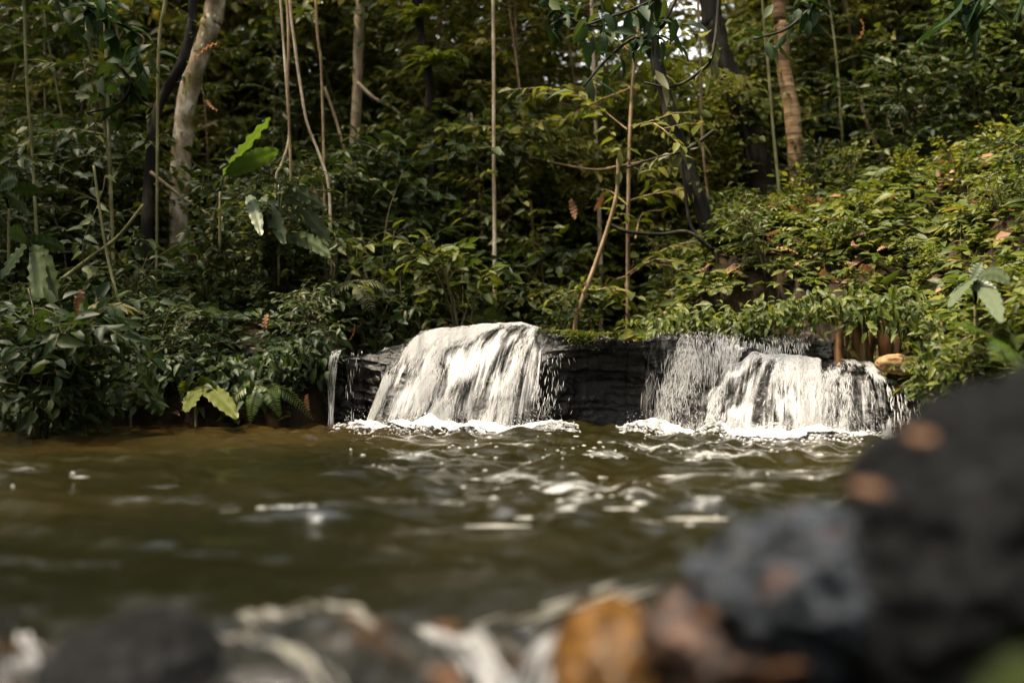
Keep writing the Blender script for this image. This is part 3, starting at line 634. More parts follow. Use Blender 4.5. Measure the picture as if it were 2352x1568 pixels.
def frond(fol, st, r, base, d, L, pin=.12, n=22, arch=.5, w=.11):
    d = nrm(np.asarray(d, float)); t = np.linspace(0, 1, n+4)
    hz = nrm(np.array([d[0], d[1], 0.])); pts = base+d*L*t[:, None]-np.array([0, 0, 1.])*(arch*L*t*t)[:, None]
    tube(st, pts, np.linspace(.0035, .001, len(t)), 4, cap=False)
    T = nrm(np.gradient(pts, axis=0)); S = nrm(np.cross(T, [0, 0, 1.])); N = np.cross(S, T)
    s = np.sin(np.pi*np.clip(t*.86+.13, 0, 1))**.8
    for sg in (1, -1):
        D = S*sg*.92+T*.42; k = slice(3, None)
        leaves(fol, pts[k], D[k]+r.normal(0, .05, D[k].shape), N[k]+r.normal(0, .12, D[k].shape), pin*s[k]+.008, (pin*s[k]+.008)*w+.004, fold=.15, droop=.2)
def fern(seed, nf=9, L=.5, pin=.1, arch=.55, up=.8, n=22):
    r = np.random.default_rng(seed); fol = MB(); st = MB()
    for k in range(nf):
        a = k*6.28/nf+r.normal(0, .25); u = up*r.uniform(.6, 1.3)
        frond(fol, st, r, np.array([0, 0, -.01]), [np.cos(a), np.sin(a), u], L*r.uniform(.7, 1.15), pin, n, arch)
    return {'frond': fol, 'stem': st}
def whorl(seed, n=7, lL=.13, lW=.045, ntier=3, h=.35):
    r = np.random.default_rng(seed); fol = MB(); st = MB()
    for q in range(ntier):
        a0 = r.uniform(0, 6.28); o = np.array([np.cos(a0), np.sin(a0), 0])*r.uniform(0, .1 if q else 0)*ntier; z = h*(1-.28*q)*r.uniform(.9, 1.1)
        tube(st, catmull([[0, 0, -.05], o*.4+[0, 0, z*.6], o+[0, 0, z]], 6), np.linspace(.005, .0025, 6), 5)
        a = a0+np.arange(n)*6.28/n+r.normal(0, .1, n); D = np.stack([np.cos(a), np.sin(a), r.uniform(-.05, .25, n)], -1); s = r.uniform(.8, 1.1, n)
        leaves(fol, np.repeat((o+[0, 0, z])[None], n, 0), D, np.array([0, 0, 1.])+r.normal(0, .1, (n, 3)), lL*s, lW*s, fold=.2, droop=.45, wide=.5)
    return {'foliage': fol, 'stem': st}
def straps(seed, n=26, L=.3, W=.022, up=1.0, arch=.7):
    r = np.random.default_rng(seed); fol = MB(); k = 7
    for i in range(n):
        a = r.uniform(0, 6.28); u = up*r.uniform(.3, 1.6); d = nrm(np.array([np.cos(a), np.sin(a), u])); LL = L*r.uniform(.6, 1.1); t = np.linspace(0, 1, k)
        p = d*LL*t[:, None]-np.array([0, 0, 1.])*(arch*LL*t**2.2)[:, None]; S = nrm(np.cross(d, [0, 0, 1.])); wd = W*np.sin(np.pi*np.clip(t*.8+.2, 0, 1))**.6
        up_ = np.array([0, 0, 1.])
        v = np.stack([p-S*wd[:, None]*.5+up_*wd[:, None]*.15, p, p+S*wd[:, None]*.5+up_*wd[:, None]*.15], 1); fol.add(v.reshape(-1, 3), grid_tris(k, 3))
    return {'foliage': fol}
def big_leaf(mb, base, d, L, W, arch=.5, seed=0, wave_=.05, side=None, tear=.0):
    "one long blade with a sunken midrib and a wavy edge"
    n, k = 22, 9; d = nrm(np.asarray(d, float)); t = np.linspace(0, 1, n); pts = base+d*L*t[:, None]-np.array([0, 0, 1.])*(arch*L*t*t)[:, None]
    T = nrm(np.gradient(pts, axis=0)); S = nrm(np.cross(T, [0, 0, 1.])) if side is None else nrm(np.asarray(side, float)-T*(T@np.asarray(side, float))[:, None]); N = np.cross(S, T)
    q = np.linspace(-1, 1, k); wd = W*.5*np.sin(np.pi*np.clip(t*.93+.06, 0, 1))**.55
    ph = wave_*W*np.sin(t*34+seed)[:, None]*np.abs(q)[None]**2; fo = .32*np.abs(q)[None]*wd[:, None]-.25*(q[None]**2)*wd[:, None]
    rag = 1+.12*np.sin(t*47+seed*3)[:, None]*(np.abs(q)[None] > .8)
    v = pts[:, None]+S[:, None]*(q[None]*wd[:, None]*rag)[..., None]+N[:, None]*(fo+ph)[..., None]
    mb.add(v.reshape(-1, 3), grid_tris(n, k))
def creeper(seed, L=1.2, lL=.08, gap=.07):
    r = np.random.default_rng(seed); fol = MB(); st = MB(); n = int(L/gap)
    pts = np.stack([.05*np.sin(np.linspace(0, 5, n)+r.random()*6), .04*np.cos(np.linspace(0, 4, n)), -np.linspace(0, L, n)], -1); tube(st, pts, .003, 4)
    a = np.where(np.arange(n) % 2 == 0, 0, np.pi)+r.normal(0, .6, n); D = np.stack([np.cos(a), -.5+0*a+r.normal(0, .3, n), -.55+r.normal(0, .25, n)], -1)
    leaves(fol, pts, D, np.stack([0*a, -1+0*a, .9+0*a], -1)+r.normal(0, .25, (n, 3)), lL*r.uniform(.7, 1.2, n), lL*.55, fold=.15, droop=.3, wide=.25)
    return {'foliage': fol, 'stem': st}

class Kind:
    def __init__(s, name, cat, parts, mats):
        s.name, s.cat = name, cat; s.meshes = [(k, b.mesh(name+"_"+k, mats.get(k, M['twig']))) for k, b in parts.items()]; s.proto = None
    def put(s, loc, rz=0, sc=1, tilt=None):
        if s.proto is None:
            root = empty(s.name, loc, rz, sc); ch = [link(k, me, root) for k, me in s.meshes]; s.proto = (root, ch); root["category"] = s.cat
        else:
            root = place_copy(s.proto, loc, rz, sc)
        root.rotation_euler = ((tilt or (0, 0))[0], (tilt or (0, 0))[1], rz)
        return root
K = {}
def kind(key, name, cat, parts, fol, stem='twig'):
    K[key] = Kind(name, cat, parts, {'foliage': M[fol], 'frond': M[fol], 'stem': M[stem]})
for i in range(4):
    kind(f'sd{i}', "leafy_shrub", "shrub", shrub(100+i, .75+.1*i, .42, 7, .092, .036, .045, 6), 'leaf_dark')
    kind(f'sm{i}', "leafy_shrub", "shrub", shrub(120+i, .7+.1*i, .4, 7, .085, .036, .042, 6), 'leaf_mid')
    kind(f'sf{i}', "leafy_shrub", "shrub", shrub(140+i, .6+.08*i, .36, 8, .058, .022, .028, 7, .2), 'leaf_mid' if i % 2 else 'leaf_dark')
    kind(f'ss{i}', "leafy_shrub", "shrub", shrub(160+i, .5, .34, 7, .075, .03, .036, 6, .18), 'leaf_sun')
    kind(f'pd{i}', "sapling", "sapling", sapling(200+i, 2.6+.5*i, .012, .55, 36, .105, .042, .055, first=.1), 'leaf_dark', 'bark_green')
    kind(f'pm{i}', "sapling", "sapling", sapling(220+i, 2.8+.5*i, .012, .6, 44, .085, .034, .045), 'leaf_mid', 'bark_brown')
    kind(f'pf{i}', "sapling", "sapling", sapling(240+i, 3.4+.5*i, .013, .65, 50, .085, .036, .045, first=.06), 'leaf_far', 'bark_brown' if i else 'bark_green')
for i in range(5):
    kind(f'tb{i}', "forest_tree", "tree", sapling(300+i, 6.5+.7*i,   .045, 1.35, 72, .15, .065, .085, first=.06, lean=.06, sub=4), 'leaf_far', ['bark_pale', 'bark_brown', 'bark_dark', 'bark_green', 'bark_brown'][i])
for k, b in list(K.items()):
    if k.startswith('tb'): b.meshes = [('crown' if a == 'foliage' else 'trunk', me) for a, me in b.meshes]
for i in range(4):
    kind(f'tl{i}', "tall_shrub", "shrub", shrub(180+i, 1.7+.15*i, .75, 9, .09, .04, .045, 21, .42, 1., .009), ['leaf_dark', 'leaf_mid', 'leaf_dark', 'leaf_mid'][i])
    kind(f'tk{i}', "tall_shrub", "shrub", shrub(190+i, 1.8+.15*i, .8, 9,   .066, .03, .034, 24, .42, 1., .008), ['leaf_mid', 'leaf_far', 'leaf_mid', 'leaf_far'][i])
for i in range(3):
    kind(f'fe{i}', "fern", "fern", fern(400+i, 8, .42, .085), 'leaf_mid'); kind(f'wh{i}', "umbrella_leaf_plant", "plant", whorl(420+i), 'leaf_mid')
    kind(f'bl{i}', "broadleaf_plant", "plant", whorl(440+i, 5, .26, .11, 3, .3), 'leaf_dark')
    kind(f'st{i}', "strap_leaf_plant", "plant", straps(460+i), 'leaf_mid')
kind('br', "bromeliad", "bromeliad", straps(470, 34, .26, .026, 1.1, .6), 'leaf_brom')

placed = []      # (object, look, vx, vy of its middle)
r = np.random.default_rng(11)
def put(key, x, y, look, sc=1., z=None, hgt=.4, tilt=None, group=None):
    zz = gz(x, y)-.03 if z is None else z
    o = K[key].put((x, y, zz), r.uniform(0, 6.28), sc, tilt or (r.normal(0, .06), r.normal(0, .06)))
    vx, vy = proj((x, y, zz+hgt*sc)); placed.append((o, look, vx, vy, group)); return o

# ---- shrubs in jittered rows over the banks
def scatter(x0, x1, y0, y1, gap, fn):
    for yy in np.arange(y0, y1, gap):
        for xx in np.arange(x0, x1, gap):
            fn(xx+r.uniform(-.5, .5)*gap, yy+r.uniform(-.5, .5)*gap)
def infront(x, y): return abs(x/y) < .62
LOOK = {'sd': "dark shrub with long glossy leaves", 'sm': "mid-green oval-leaved shrub", 'sf': "fine-leaved dense shrub", 'ss': "sunlit yellow-green shrub",
        'pd': "slender dark-leaved sapling", 'pm': "thin small-leaved sapling", 'pf': "tall thin yellow-green sapling", 'tb': "tall leafy forest tree",
        'tl': "tall long-leaved shrub", 'tk': "tall small-leaved shrub", 'fe': "arching green fern", 'wh': "umbrella-leaved plant", 'bl': "broad drooping-leaf plant", 'st': "grassy strap-leaved plant"}
def L_(x, y):
    d = y-shore_y(x)
    if d < .08 or not infront(x, y) or x > -.75-.0*y: return
    if x > -1.05 and y < 5.95: return
    if d < .5: k = r.choice(['sd', 'sf', 'bl', 'wh', 'sd', 'sf'])
    else: k = r.choice(['sd', 'sd', 'bl', 'sf', 'wh', 'fe'])
    n = 3 if k in ('fe', 'wh', 'bl') else 4
    put(f'{k}{r.integers(n) if k != "sf" else 2*r.integers(2)}', x, y, LOOK[k], r.uniform(.6, .95) if d < .5 else r.uniform(.8, 1.15), tilt=(.25 if d < .4 else .05, r.normal(0, .1)))
scatter(-3.6, -.7, 5.3, 7.4, .40, L_)
def C_(x, y):
    if not infront(x, y): return
    if -.95 < x < .42 and y > 6.1 or (.42 <= x < .95 and y > 6.9):
        k = r.choice(['sm', 'sm', 'sf', 'sd', 'ss'])
        put(f'{k}{r.integers(4)}', x, y, LOOK[k], r.uniform(.9, 1.2)*(1 if y < 7 else 1.2))
scatter(-1.0, 1.0, 6.15, 8.0, .42, C_)
def R_(x, y):
    if not infront(x, y): return
    k = r.choice(['sm', 'sf', 'ss', 'fe']); n = 3 if k == 'fe' else 4
    put(f'{k}{r.integers(n)}', x, y, LOOK[k], r.uniform(.55, .9))
scatter(1.1, 4.6, 6.7, 8.4, .5, R_)
def Mo_(x, y):
    if not infront(x, y) or x < .8+.25*(6.4-y)*0 or y < shore_y(x)+.05: return
    k = r.choice(['ss', 'sf', 'ss', 'fe', 'wh', 'bl', 'st', 'ss']); n = 3 if k in ('fe', 'wh', 'bl', 'st') else 4
    put(f'{k}{r.integers(n)}', x, y, LOOK[k], r.uniform(.35, .8)*(1 if k != 'bl' else .6), tilt=(.35, r.normal(0, .15)))
scatter(.95, 3.6, 5.4, 6.7, .27, Mo_)
scatter(2.0, 3.2, 3.6, 5.4, .3, Mo_)
def saps(x0, x1, y0, y1, gap, ks, s=(.85, 1.2)):
    def f(x, y, ks=ks):
        if x < -1.2 and y < 8.6: ks = ['tl', 'pd', 'tl', 'pd', 'pm']
        if not infront(x, y): return
        if y > 8.6 and (abs(x/y-.19) < .06): return
        vv = 1176+x/y*FPX
        if any(abs(vv-t0) < w0 and y < y0_ for t0, w0, y0_ in [(355, 85, 6.6), (455, 60, 7.3), (815, 55, 8.1), (1600, 60, 6.6), (1720, 70, 7.7), (1825, 60, 7.4), (1135, 45, 6.7)]): return
        k = r.choice(ks); put(f'{k}{2*r.integers(2) if k == "tl" and x < -1.2 else r.integers(5 if k == "tb" else 4)}', x, y, LOOK[k], r.uniform(*s)*(.66 if -2.5 < x < -.9 and y < 8.6 and k in ('pd', 'pm', 'tl') else 1), hgt=1.6)
    scatter(x0, x1, y0, y1, gap, f)
saps(-3.9, -1.0, 6.2, 8.2, .74, ['tl', 'tl', 'tk'], (.75, 1.15))
saps(-1.2, 1.3, 7.2, 9.6, .7, ['tk', 'tk', 'tl'], (.8, 1.25))
saps(1.2, 5.2, 7.5, 9.8, .75, ['tk', 'tl'], (.7, 1.15))
def back_(x, y):
    k = r.choice(['tk', 'tl']); put(f'{k}{r.integers(4)}', x, y, LOOK[k], r.uniform(.85, 1.25), hgt=1.)
scatter(.3, 1.8, 8.0, 9.4, .55, back_)
saps(-5.5, 6, 9.4, 12.2, .95, ['tk'], (1.3, 1.9))
saps(-3.7, -1.0, 6.4, 8.4, .72, ['pd', 'pd', 'pm'])
saps(-1.0, .9, 7.0, 9.0, .8, ['pm', 'pf', 'pf'])
saps(2.7, 4.8, 7.8, 9.2, .8, ['pd', 'pm', 'pd'])
saps(-5.5, 5.8, 9.2, 11.6, .95, ['pf', 'pm', 'pf', 'tb'], (.9, 1.3))
saps(-8.5, 9, 11.8, 17.5, 1.9, ['tb', 'tb', 'tb', 'pf'], (.6, .95))

# ---- the far wood, one mass of leaves round the clearing
def wood(name, n, ang, rad_, zr, leaf, seed, label, per=110, thin=None):
    r = np.random.default_rng(seed); mb = MB(); tr = MB()
    for k in range(n):
        a = r.uniform(*ang); R = r.uniform(*rad_); z = zr[0]+(zr[1]-zr[0])*r.random()**1.1
        if thin is not None and r.random() < thin(a, z): continue
        c = np.array([np.sin(a)*R, np.cos(a)*R+1.5, z]); m_ = int(per*r.uniform(.5, 1.3)); s = r.uniform(.4, 1.0)
        P = c+rdir(r, m_)*(r.random(m_)**.45)[:, None]*s*np.array([1.3, 1.3, .6]); D = rdir(r, m_)*[1, 1, .5]-[0, 0, .25]
        leaves(mb, P, D, np.array([0, 0, 1.])+r.normal(0, .5, (m_, 3)), r.uniform(.7, 1.3, m_)*leaf, leaf*.45, simple=True, droop=.3)
    return tag(mb.build(name, M['leaf_far']), label, "forest", kind='stuff')
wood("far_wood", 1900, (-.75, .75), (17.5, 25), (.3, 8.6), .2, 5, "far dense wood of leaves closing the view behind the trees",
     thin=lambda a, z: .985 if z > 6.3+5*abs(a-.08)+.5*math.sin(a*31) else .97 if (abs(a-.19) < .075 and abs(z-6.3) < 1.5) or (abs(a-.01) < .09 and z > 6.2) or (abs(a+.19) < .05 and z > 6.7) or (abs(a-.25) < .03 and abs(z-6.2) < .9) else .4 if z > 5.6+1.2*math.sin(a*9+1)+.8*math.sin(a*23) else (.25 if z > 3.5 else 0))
wood("side_wood", 420, (-2.4, -.75), (8, 14), (.3, 8), .26, 6, "unseen wood of leaves added left of the pool to block low sky", per=80)  # both side woods are out of view, added to keep out low skylight
wood("side_wood", 420, (.75, 2.4), (7, 14), (.3, 8), .26, 8, "unseen wood of leaves added right of the pool to block low sky", per=80)
wood("unseen_rear_wood", 420, (2.4, 3.9), (8, 14), (.3, 8), .26, 9, "unseen wood of leaves added behind the camera to block low sky", per=80)  # out of view, added to stop flat skylight from behind the camera
def shade_canopy(n, seed):
    "unseen roof of leaves added to shade the banks, openings shaped for the sun"
    r = np.random.default_rng(seed); mb = MB(); k = 0
    while k < n:
        x, y = r.uniform(-13, 13), r.uniform(-8, 20); z = r.uniform(6.8, 10)
        q = min(((x+1.5)/2.9)**2+((y-5.2)/2.6)**2, ((x-1)/2.4)**2+((y-5.2)/1.8)**2)  # added shade: openings let sun onto falls and mound, left bank stays dark
        if -4.6 < x < 6 and y > 7.6 and r.random() < .97: continue
        if q < 1 or (q < 1.5 and r.random() < .5): continue
        k += 1; m_ = int(70*r.uniform(.6, 1.3)); P = np.array([x, y, z])+rdir(r, m_)*(r.random(m_)**.5)[:, None]*r.uniform(.5, 1.1)*np.array([1, 1, .35])
        leaves(mb, P, rdir(r, m_)*[1, 1, .3]-[0, 0, .2], np.array([0, 0, 1.])+r.normal(0, .35, (m_, 3)), .24*r.uniform(.7, 1.2, m_), .1, simple=True, droop=.3)
    tag(mb.build("shade_canopy", M['leaf_far']), "unseen roof of leaves added to shade the banks, openings shaped for the sun", "shade_canopy", kind='stuff')
shade_canopy(860, 12)
# ------------------------------------------------------------------ trees measured on the photograph
def crown_mesh(seed, R=1.5, H=1.2, n=46, per=34, leaf=.15):
    r = np.random.default_rng(seed); mb = MB()
    for k in range(n):
        c = rdir(r)*(r.random()**.4)*np.array([R, R, H]); P = c+rdir(r, per)*(r.random(per)**.5)[:, None]*r.uniform(.25, .5)*np.array([1, 1, .6])
        leaves(mb, P, rdir(r, per)*[1, 1, .4]-[0, 0, .3], np.array([0, 0, 1.])+r.normal(0, .4, (per, 3)), leaf*r.uniform(.7, 1.2, per), leaf*.42, droop=.35, simple=True)
    return mb
CROWN = [crown_mesh(500+i).mesh("crown", M['leaf_dark']) for i in range(3)]
def trunk_tree(pts, Y, rp, bark, label, top=None, crown=True, cs=1., name="tree", ns=14, bumpy=.3, seed=0, dy=0., group=None):
    "pts in photo units from the top down to the foot; rp = (radius at foot, radius at top) in photo units"
    pts = [at(a, b, Y+dy*(i/(len(pts)-1)-1)) for i, (a, b) in enumerate(pts)]
    foot = pts[-1].copy(); g = gz(foot[0], foot[1]); foot2 = np.array([foot[0]+(foot[0]-pts[-2][0])*.15, foot[1], g-.15])
    d = nrm(pts[0]-pts[1])*[.6, .6, 1]; head = []
    if top: head = [pts[0]+d*(top-pts[0][2])*(1 if d[2] > .5 else .6)/max(d[2], .5)]
    allp = head+pts+([foot2] if foot2[2] < foot[2]-.03 else [])
    c = catmull(np.array(allp[::-1]), 46); r0, r1 = rp[0]*Y/FPX, rp[1]*Y/FPX
    t = empty(name, (float(c[0][0]), float(c[0][1]), float(g))); tag(t, label, "liana" if name == "liana" else "tree", group)
    z = np.linspace(0, 1, 46); rr = r0+(r1-r0)*z; rr = rr*(1+.35*np.exp(-z*16)) if name == "tree" else rr
    mb = MB(); tube(mb, c, rr, ns, bumpy, seed); child(mb, "trunk" if name == "tree" else "stem", M[bark], t)
    if name == "tree" and rp[0] > 8:
        rr2 = np.random.default_rng(seed+900); n = 70; i = rr2.integers(0, 40, n); a = rr2.uniform(0, 6.28, n); o_ = np.stack([np.cos(a), np.sin(a), 0*a], -1); mb = MB()
        leaves(mb, c[i]+o_*rr[i][:, None]*.9+rr2.normal(0, .01, (n, 3)), o_*.8+rr2.normal(0, .4, (n, 3))-[0, 0, .4], np.array([0, 0, 1.])+o_*.4, rr2.uniform(.025, .075, n), .028, droop=.3); child(mb, "climbing_leaves", M['leaf_mid'], t)
    if crown and top:
        ob = link("crown", CROWN[seed % 3], t); ob.location = Vector(c[-1])-t.location; ob.rotation_euler = (0, 0, seed*1.3); ob.scale = (cs, cs, cs)
    return t, c
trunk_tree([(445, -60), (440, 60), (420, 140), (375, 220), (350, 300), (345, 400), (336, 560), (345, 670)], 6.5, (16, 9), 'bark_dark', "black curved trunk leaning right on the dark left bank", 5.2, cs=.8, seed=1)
trunk_tree([(503, -60), (482, 60), (450, 150), (428, 240), (418, 340), (412, 450)], 7.2, (21, 21), 'bark_mottled', "lichen-mottled pale trunk leaning right behind the black curved trunk", 5.6, cs=.7, seed=2)
trunk_tree([(829, -60), (824, 80), (820, 230), (812, 380), (806, 540)], 8.0, (13, 11), 'bark_pale', "straight pale pinkish trunk in the undergrowth left of the thin pole", 6.5, cs=.4, seed=3)
trunk_tree([(1132, -60), (1134, 150), (1134, 350), (1136, 560)], 6.6, (4.4, 3.6), 'bark_pale', "very thin straight pale pole-like tree rising from the central shrubs", 5.5, crown=True, cs=.4, ns=8, bumpy=.05, seed=4)
trunk_tree([(1312, -60), (1313, 100), (1316, 240), (1318, 420)], 12, (13, 12), 'bark_white', "white-barked trunk high among the leaves above the left waterfall", 9, cs=.5, seed=5)
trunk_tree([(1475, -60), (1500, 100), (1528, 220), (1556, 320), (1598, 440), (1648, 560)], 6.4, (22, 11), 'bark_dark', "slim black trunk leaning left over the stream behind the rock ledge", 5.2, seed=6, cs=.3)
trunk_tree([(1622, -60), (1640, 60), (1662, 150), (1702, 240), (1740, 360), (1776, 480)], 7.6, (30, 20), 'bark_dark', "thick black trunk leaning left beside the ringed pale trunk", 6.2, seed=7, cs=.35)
trunk_tree([(1786, -60), (1792, 60), (1803, 160), (1820, 260), (1830, 400), (1838, 485)], 7.3, (19, 15), 'bark_ring', "pale brown trunk with ringed bark at the top of the leafy mound", 6.5, seed=8, cs=.4)
trunk_tree([(2132, -60), (2138, 30), (2148, 120), (2160, 260), (2175, 400)], 9.0, (15, 13), 'bark_pale', "pinkish trunk high in the dark foliage at the upper right", 7, seed=9)
trunk_tree([(868, 60), (870, 210), (866, 320), (860, 460)], 10.5, (12, 10), 'bark_pale', "blurred pinkish trunk standing back behind the straight pale trunk", 8, cs=.5, seed=10)
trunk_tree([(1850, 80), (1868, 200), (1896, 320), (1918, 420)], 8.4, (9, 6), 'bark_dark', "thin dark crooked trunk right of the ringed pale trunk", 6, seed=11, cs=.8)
trunk_tree([(1962, 160), (1974, 220), (1994, 290), (2018, 350), (2040, 420)], 8.0, (6, 4), 'bark_brown', "thin brown leaning sapling trunk on the shaded right slope", 4, seed=12, cs=.5, ns=8)
trunk_tree([(1755, 60), (1764, 150), (1776, 300), (1790, 450)], 7.0, (3.5, 3), 'bark_green', "thin yellowish pole between the thick black and ringed trunks", 4, crown=False, ns=7, seed=13)
trunk_tree([(1062, -60), (1060, 60), (1066, 160), (1076, 260), (1084, 400)], 9, (6, 5), 'bark_pale', "twisted pale stem just left of the thin pole", 6.5, cs=.4, ns=8, seed=14)
trunk_tree([(1420, 365), (1417, 440), (1400, 510), (1370, 600), (1340, 680), (1322, 748)], 6.0, (6, 4), 'bark_brown', "bent light brown stem rising from the ledge between the waterfalls", None, False, ns=8, bumpy=.06, seed=15)
trunk_tree([(1372, 400), (1376, 470), (1378, 560), (1380, 640)], 7.2, (5, 4), 'bark_pale', "short pale stem in the shade behind the bent brown stem", 3.2, False, ns=8, seed=16)
trunk_tree([(958, -40), (964, 60), (975, 120), (986, 180), (990, 235), (994, 420)], 7.4, (6, 12), 'bark_dark', "dark crooked stem carrying two bromeliads above the left waterfall", 4.4, True, .7, seed=17)
for q, (p, Y, rp, b, lab) in enumerate([
    ([(236, -60), (238, 20), (242, 75), (250, 300), (262, 640)], 6.7, (4, 3.5), 'bark_green', "thin greenish liana at the upper left, left of the black curved trunk"),
    ([(384, -60), (380, 0), (366, 90), (362, 260), (360, 600)], 6.9, (3, 4), 'bark_green', "greenish thin stem crossing just left of the black curved trunk's top"),
    ([(654, -60), (661, 30), (663, 120), (661, 196), (668, 420), (660, 600)], 6.6, (3, 3.5), 'bark_brown', "straight brown hanging liana, left of a pair"),
    ([(664, -60), (668, 30), (678, 110), (688, 183), (705, 281), (735, 360), (756, 440), (760, 620)], 6.5, (3.2, 3.4), 'bark_pale', "long pale liana curving down to the grey-green banana leaves"),
    ([(640, -60), (655, 150), (664, 285), (661, 334), (646, 380), (633, 420), (630, 600)], 6.3, (3, 3), 'bark_pale', "kinked pale stem behind the bright upright banana leaf"),
    ([(724, -60), (728, 63), (733, 110), (738, 158), (745, 420)], 7.1, (3, 3.4), 'bark_brown', "short brown stem right of the pair of lianas"),
    ([(54, -60), (56, 35), (63, 211), (74, 351), (84, 527), (95, 640), (98, 760)], 5.9, (3.6, 3.4), 'bark_green', "greenish thin stem running down the far left edge"),
    ([(215, 380), (239, 547), (260, 646), (281, 717), (292, 775)], 5.5, (3.8, 3), 'bark_green', "mossy bent stem among the umbrella-leaved plants on the left bank"),
    ([(745, 200), (770, 270), (798, 370), (815, 430), (818, 600)], 7.0, (4, 3.6), 'bark_brown', "brown stem slanting across the straight pale trunk"),
    ([(790, 380), (795, 430), (797, 560), (800, 640)], 6.8, (3, 3), 'bark_green', "short upright stem at the foot of the straight pale trunk"),
    ([(1082, 260), (1090, 340), (1100, 430), (1106, 500), (1108, 640)], 7.3, (3, 2.6), 'bark_pale', "thin pale stem close left of the pole, low down"),
    ([(1068, 300), (1074, 380), (1084, 470), (1088, 640)], 7.8, (2.6, 2.6), 'bark_green', "greenish thin stem second left of the pole, low down"),
    ([(1600, -60), (1608, 120), (1612, 300), (1622, 420), (1640, 560)], 6.9, (3, 3), 'bark_brown', "thin brown stem between the two leaning black trunks"),
    ([(1560, 330), (1572, 420), (1582, 500), (1602, 545), (1645, 590)], 6.2, (4.5, 3.2), 'bark_dark', "thin black stem alongside the slim leaning black trunk")]):
    trunk_tree(p, min(Y, 6.0+.08*q) if q < 6 else Y, rp, b, lab, None, False, name="liana", ns=7, bumpy=.08, seed=30+q, group="thin stems and lianas")
def branch(p, Y, rp, b, label, name="branch", lv=None):
    c = catmull(np.array([at(*q[:2], Y if len(q) < 3 else q[2]) for q in p]), 24); mb = MB(); tube(mb, c, np.linspace(rp[0], rp[1], 24)*Y/FPX, 7, .1, 5)
    t = empty(name, tuple(c[0])); tag(t, label, "branch"); child(mb, "stem", M[b], t); return t, c
branch([(1392, 512), (1440, 532), (1520, 538), (1580, 533), (1640, 575)], 6.15, (4.5, 4), 'bark_dark', "curved black branch reaching left from the slim leaning black trunk")
branch([(1215, 360), (1300, 380), (1370, 390), (1430, 380), (1540, 362)], 6.8, (2.5, 3), 'bark_brown', "thin bare brown branch crossing behind the ledge at mid height")
branch([(820, 190), (860, 226), (905, 250), (945, 290)], 7.9, (5, 2), 'bark_pale', "light brown broken branch right of the straight pale trunk")
branch([(345, 395), (420, 455), (490, 505), (560, 600)], 6.4, (4, 4), 'bark_brown', "fallen brown branch slanting right of the black curved trunk")
branch([(50, 700), (130, 650), (210, 590), (270, 545), (330, 470)], 5.6, (6, 4), 'bark_green', "mossy branch slanting up from the left edge")
# a low leafy bough close above the water, nearer than the falls
def bough(p, Y, label, lL, seed, m='leaf_bough', n=16, hang=.5):
    t, c = branch(p, Y, (5, 2.5), 'bark_dark', label, "leafy_bough"); r = np.random.default_rng(seed); mb = MB()
    i = np.sort(r.integers(4, 24, n)); n = n+n//2; i = np.concatenate([i, i])[:n]; P = c[i]+r.normal(0, 1, (n, 3))*[.07, .07, .055]*(np.arange(n) > n//3)[:, None]; D = r.normal(0, .6, (n, 3))+[0, 0, -hang]; D[:, 1] *= .6
    leaves(mb, P, D, np.array([0, -.3, 1.])+r.normal(0, .45, (n, 3)), lL*r.uniform(.7, 1.15, n), lL*.42*r.uniform(.8, 1.1, n), fold=.2, droop=.3); child(mb, "foliage", M[m], t)
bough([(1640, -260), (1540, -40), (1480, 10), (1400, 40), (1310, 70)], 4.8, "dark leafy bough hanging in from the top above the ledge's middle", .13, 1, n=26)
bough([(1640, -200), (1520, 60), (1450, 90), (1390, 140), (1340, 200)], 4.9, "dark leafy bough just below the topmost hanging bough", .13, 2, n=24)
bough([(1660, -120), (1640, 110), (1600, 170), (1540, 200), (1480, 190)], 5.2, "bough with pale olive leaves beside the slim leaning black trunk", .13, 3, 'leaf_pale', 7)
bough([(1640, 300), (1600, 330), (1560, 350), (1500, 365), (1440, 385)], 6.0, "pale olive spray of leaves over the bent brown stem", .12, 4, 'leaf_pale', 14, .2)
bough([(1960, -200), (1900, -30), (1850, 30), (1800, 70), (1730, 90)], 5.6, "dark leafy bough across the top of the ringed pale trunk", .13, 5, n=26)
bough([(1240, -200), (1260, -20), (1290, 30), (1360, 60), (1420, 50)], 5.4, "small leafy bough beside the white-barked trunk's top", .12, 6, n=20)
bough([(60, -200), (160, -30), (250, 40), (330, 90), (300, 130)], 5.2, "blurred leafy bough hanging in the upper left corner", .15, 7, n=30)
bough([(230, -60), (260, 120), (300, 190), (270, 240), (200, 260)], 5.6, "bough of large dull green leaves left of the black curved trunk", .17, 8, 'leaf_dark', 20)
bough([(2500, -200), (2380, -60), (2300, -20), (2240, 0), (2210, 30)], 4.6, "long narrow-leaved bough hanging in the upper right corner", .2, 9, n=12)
for (vx, vy, Y, s) in [(966, 40, 7.3, 1.0), (998, 150, 7.25, 1.35)]:
    o = K['br'].put(tuple(at(vx, vy, Y)), 1., s); o["label"] = "yellow-green bromeliad perched at the very top of the dark crooked stem" if vy < 100 else "larger spiky bromeliad lower on the dark crooked stem"
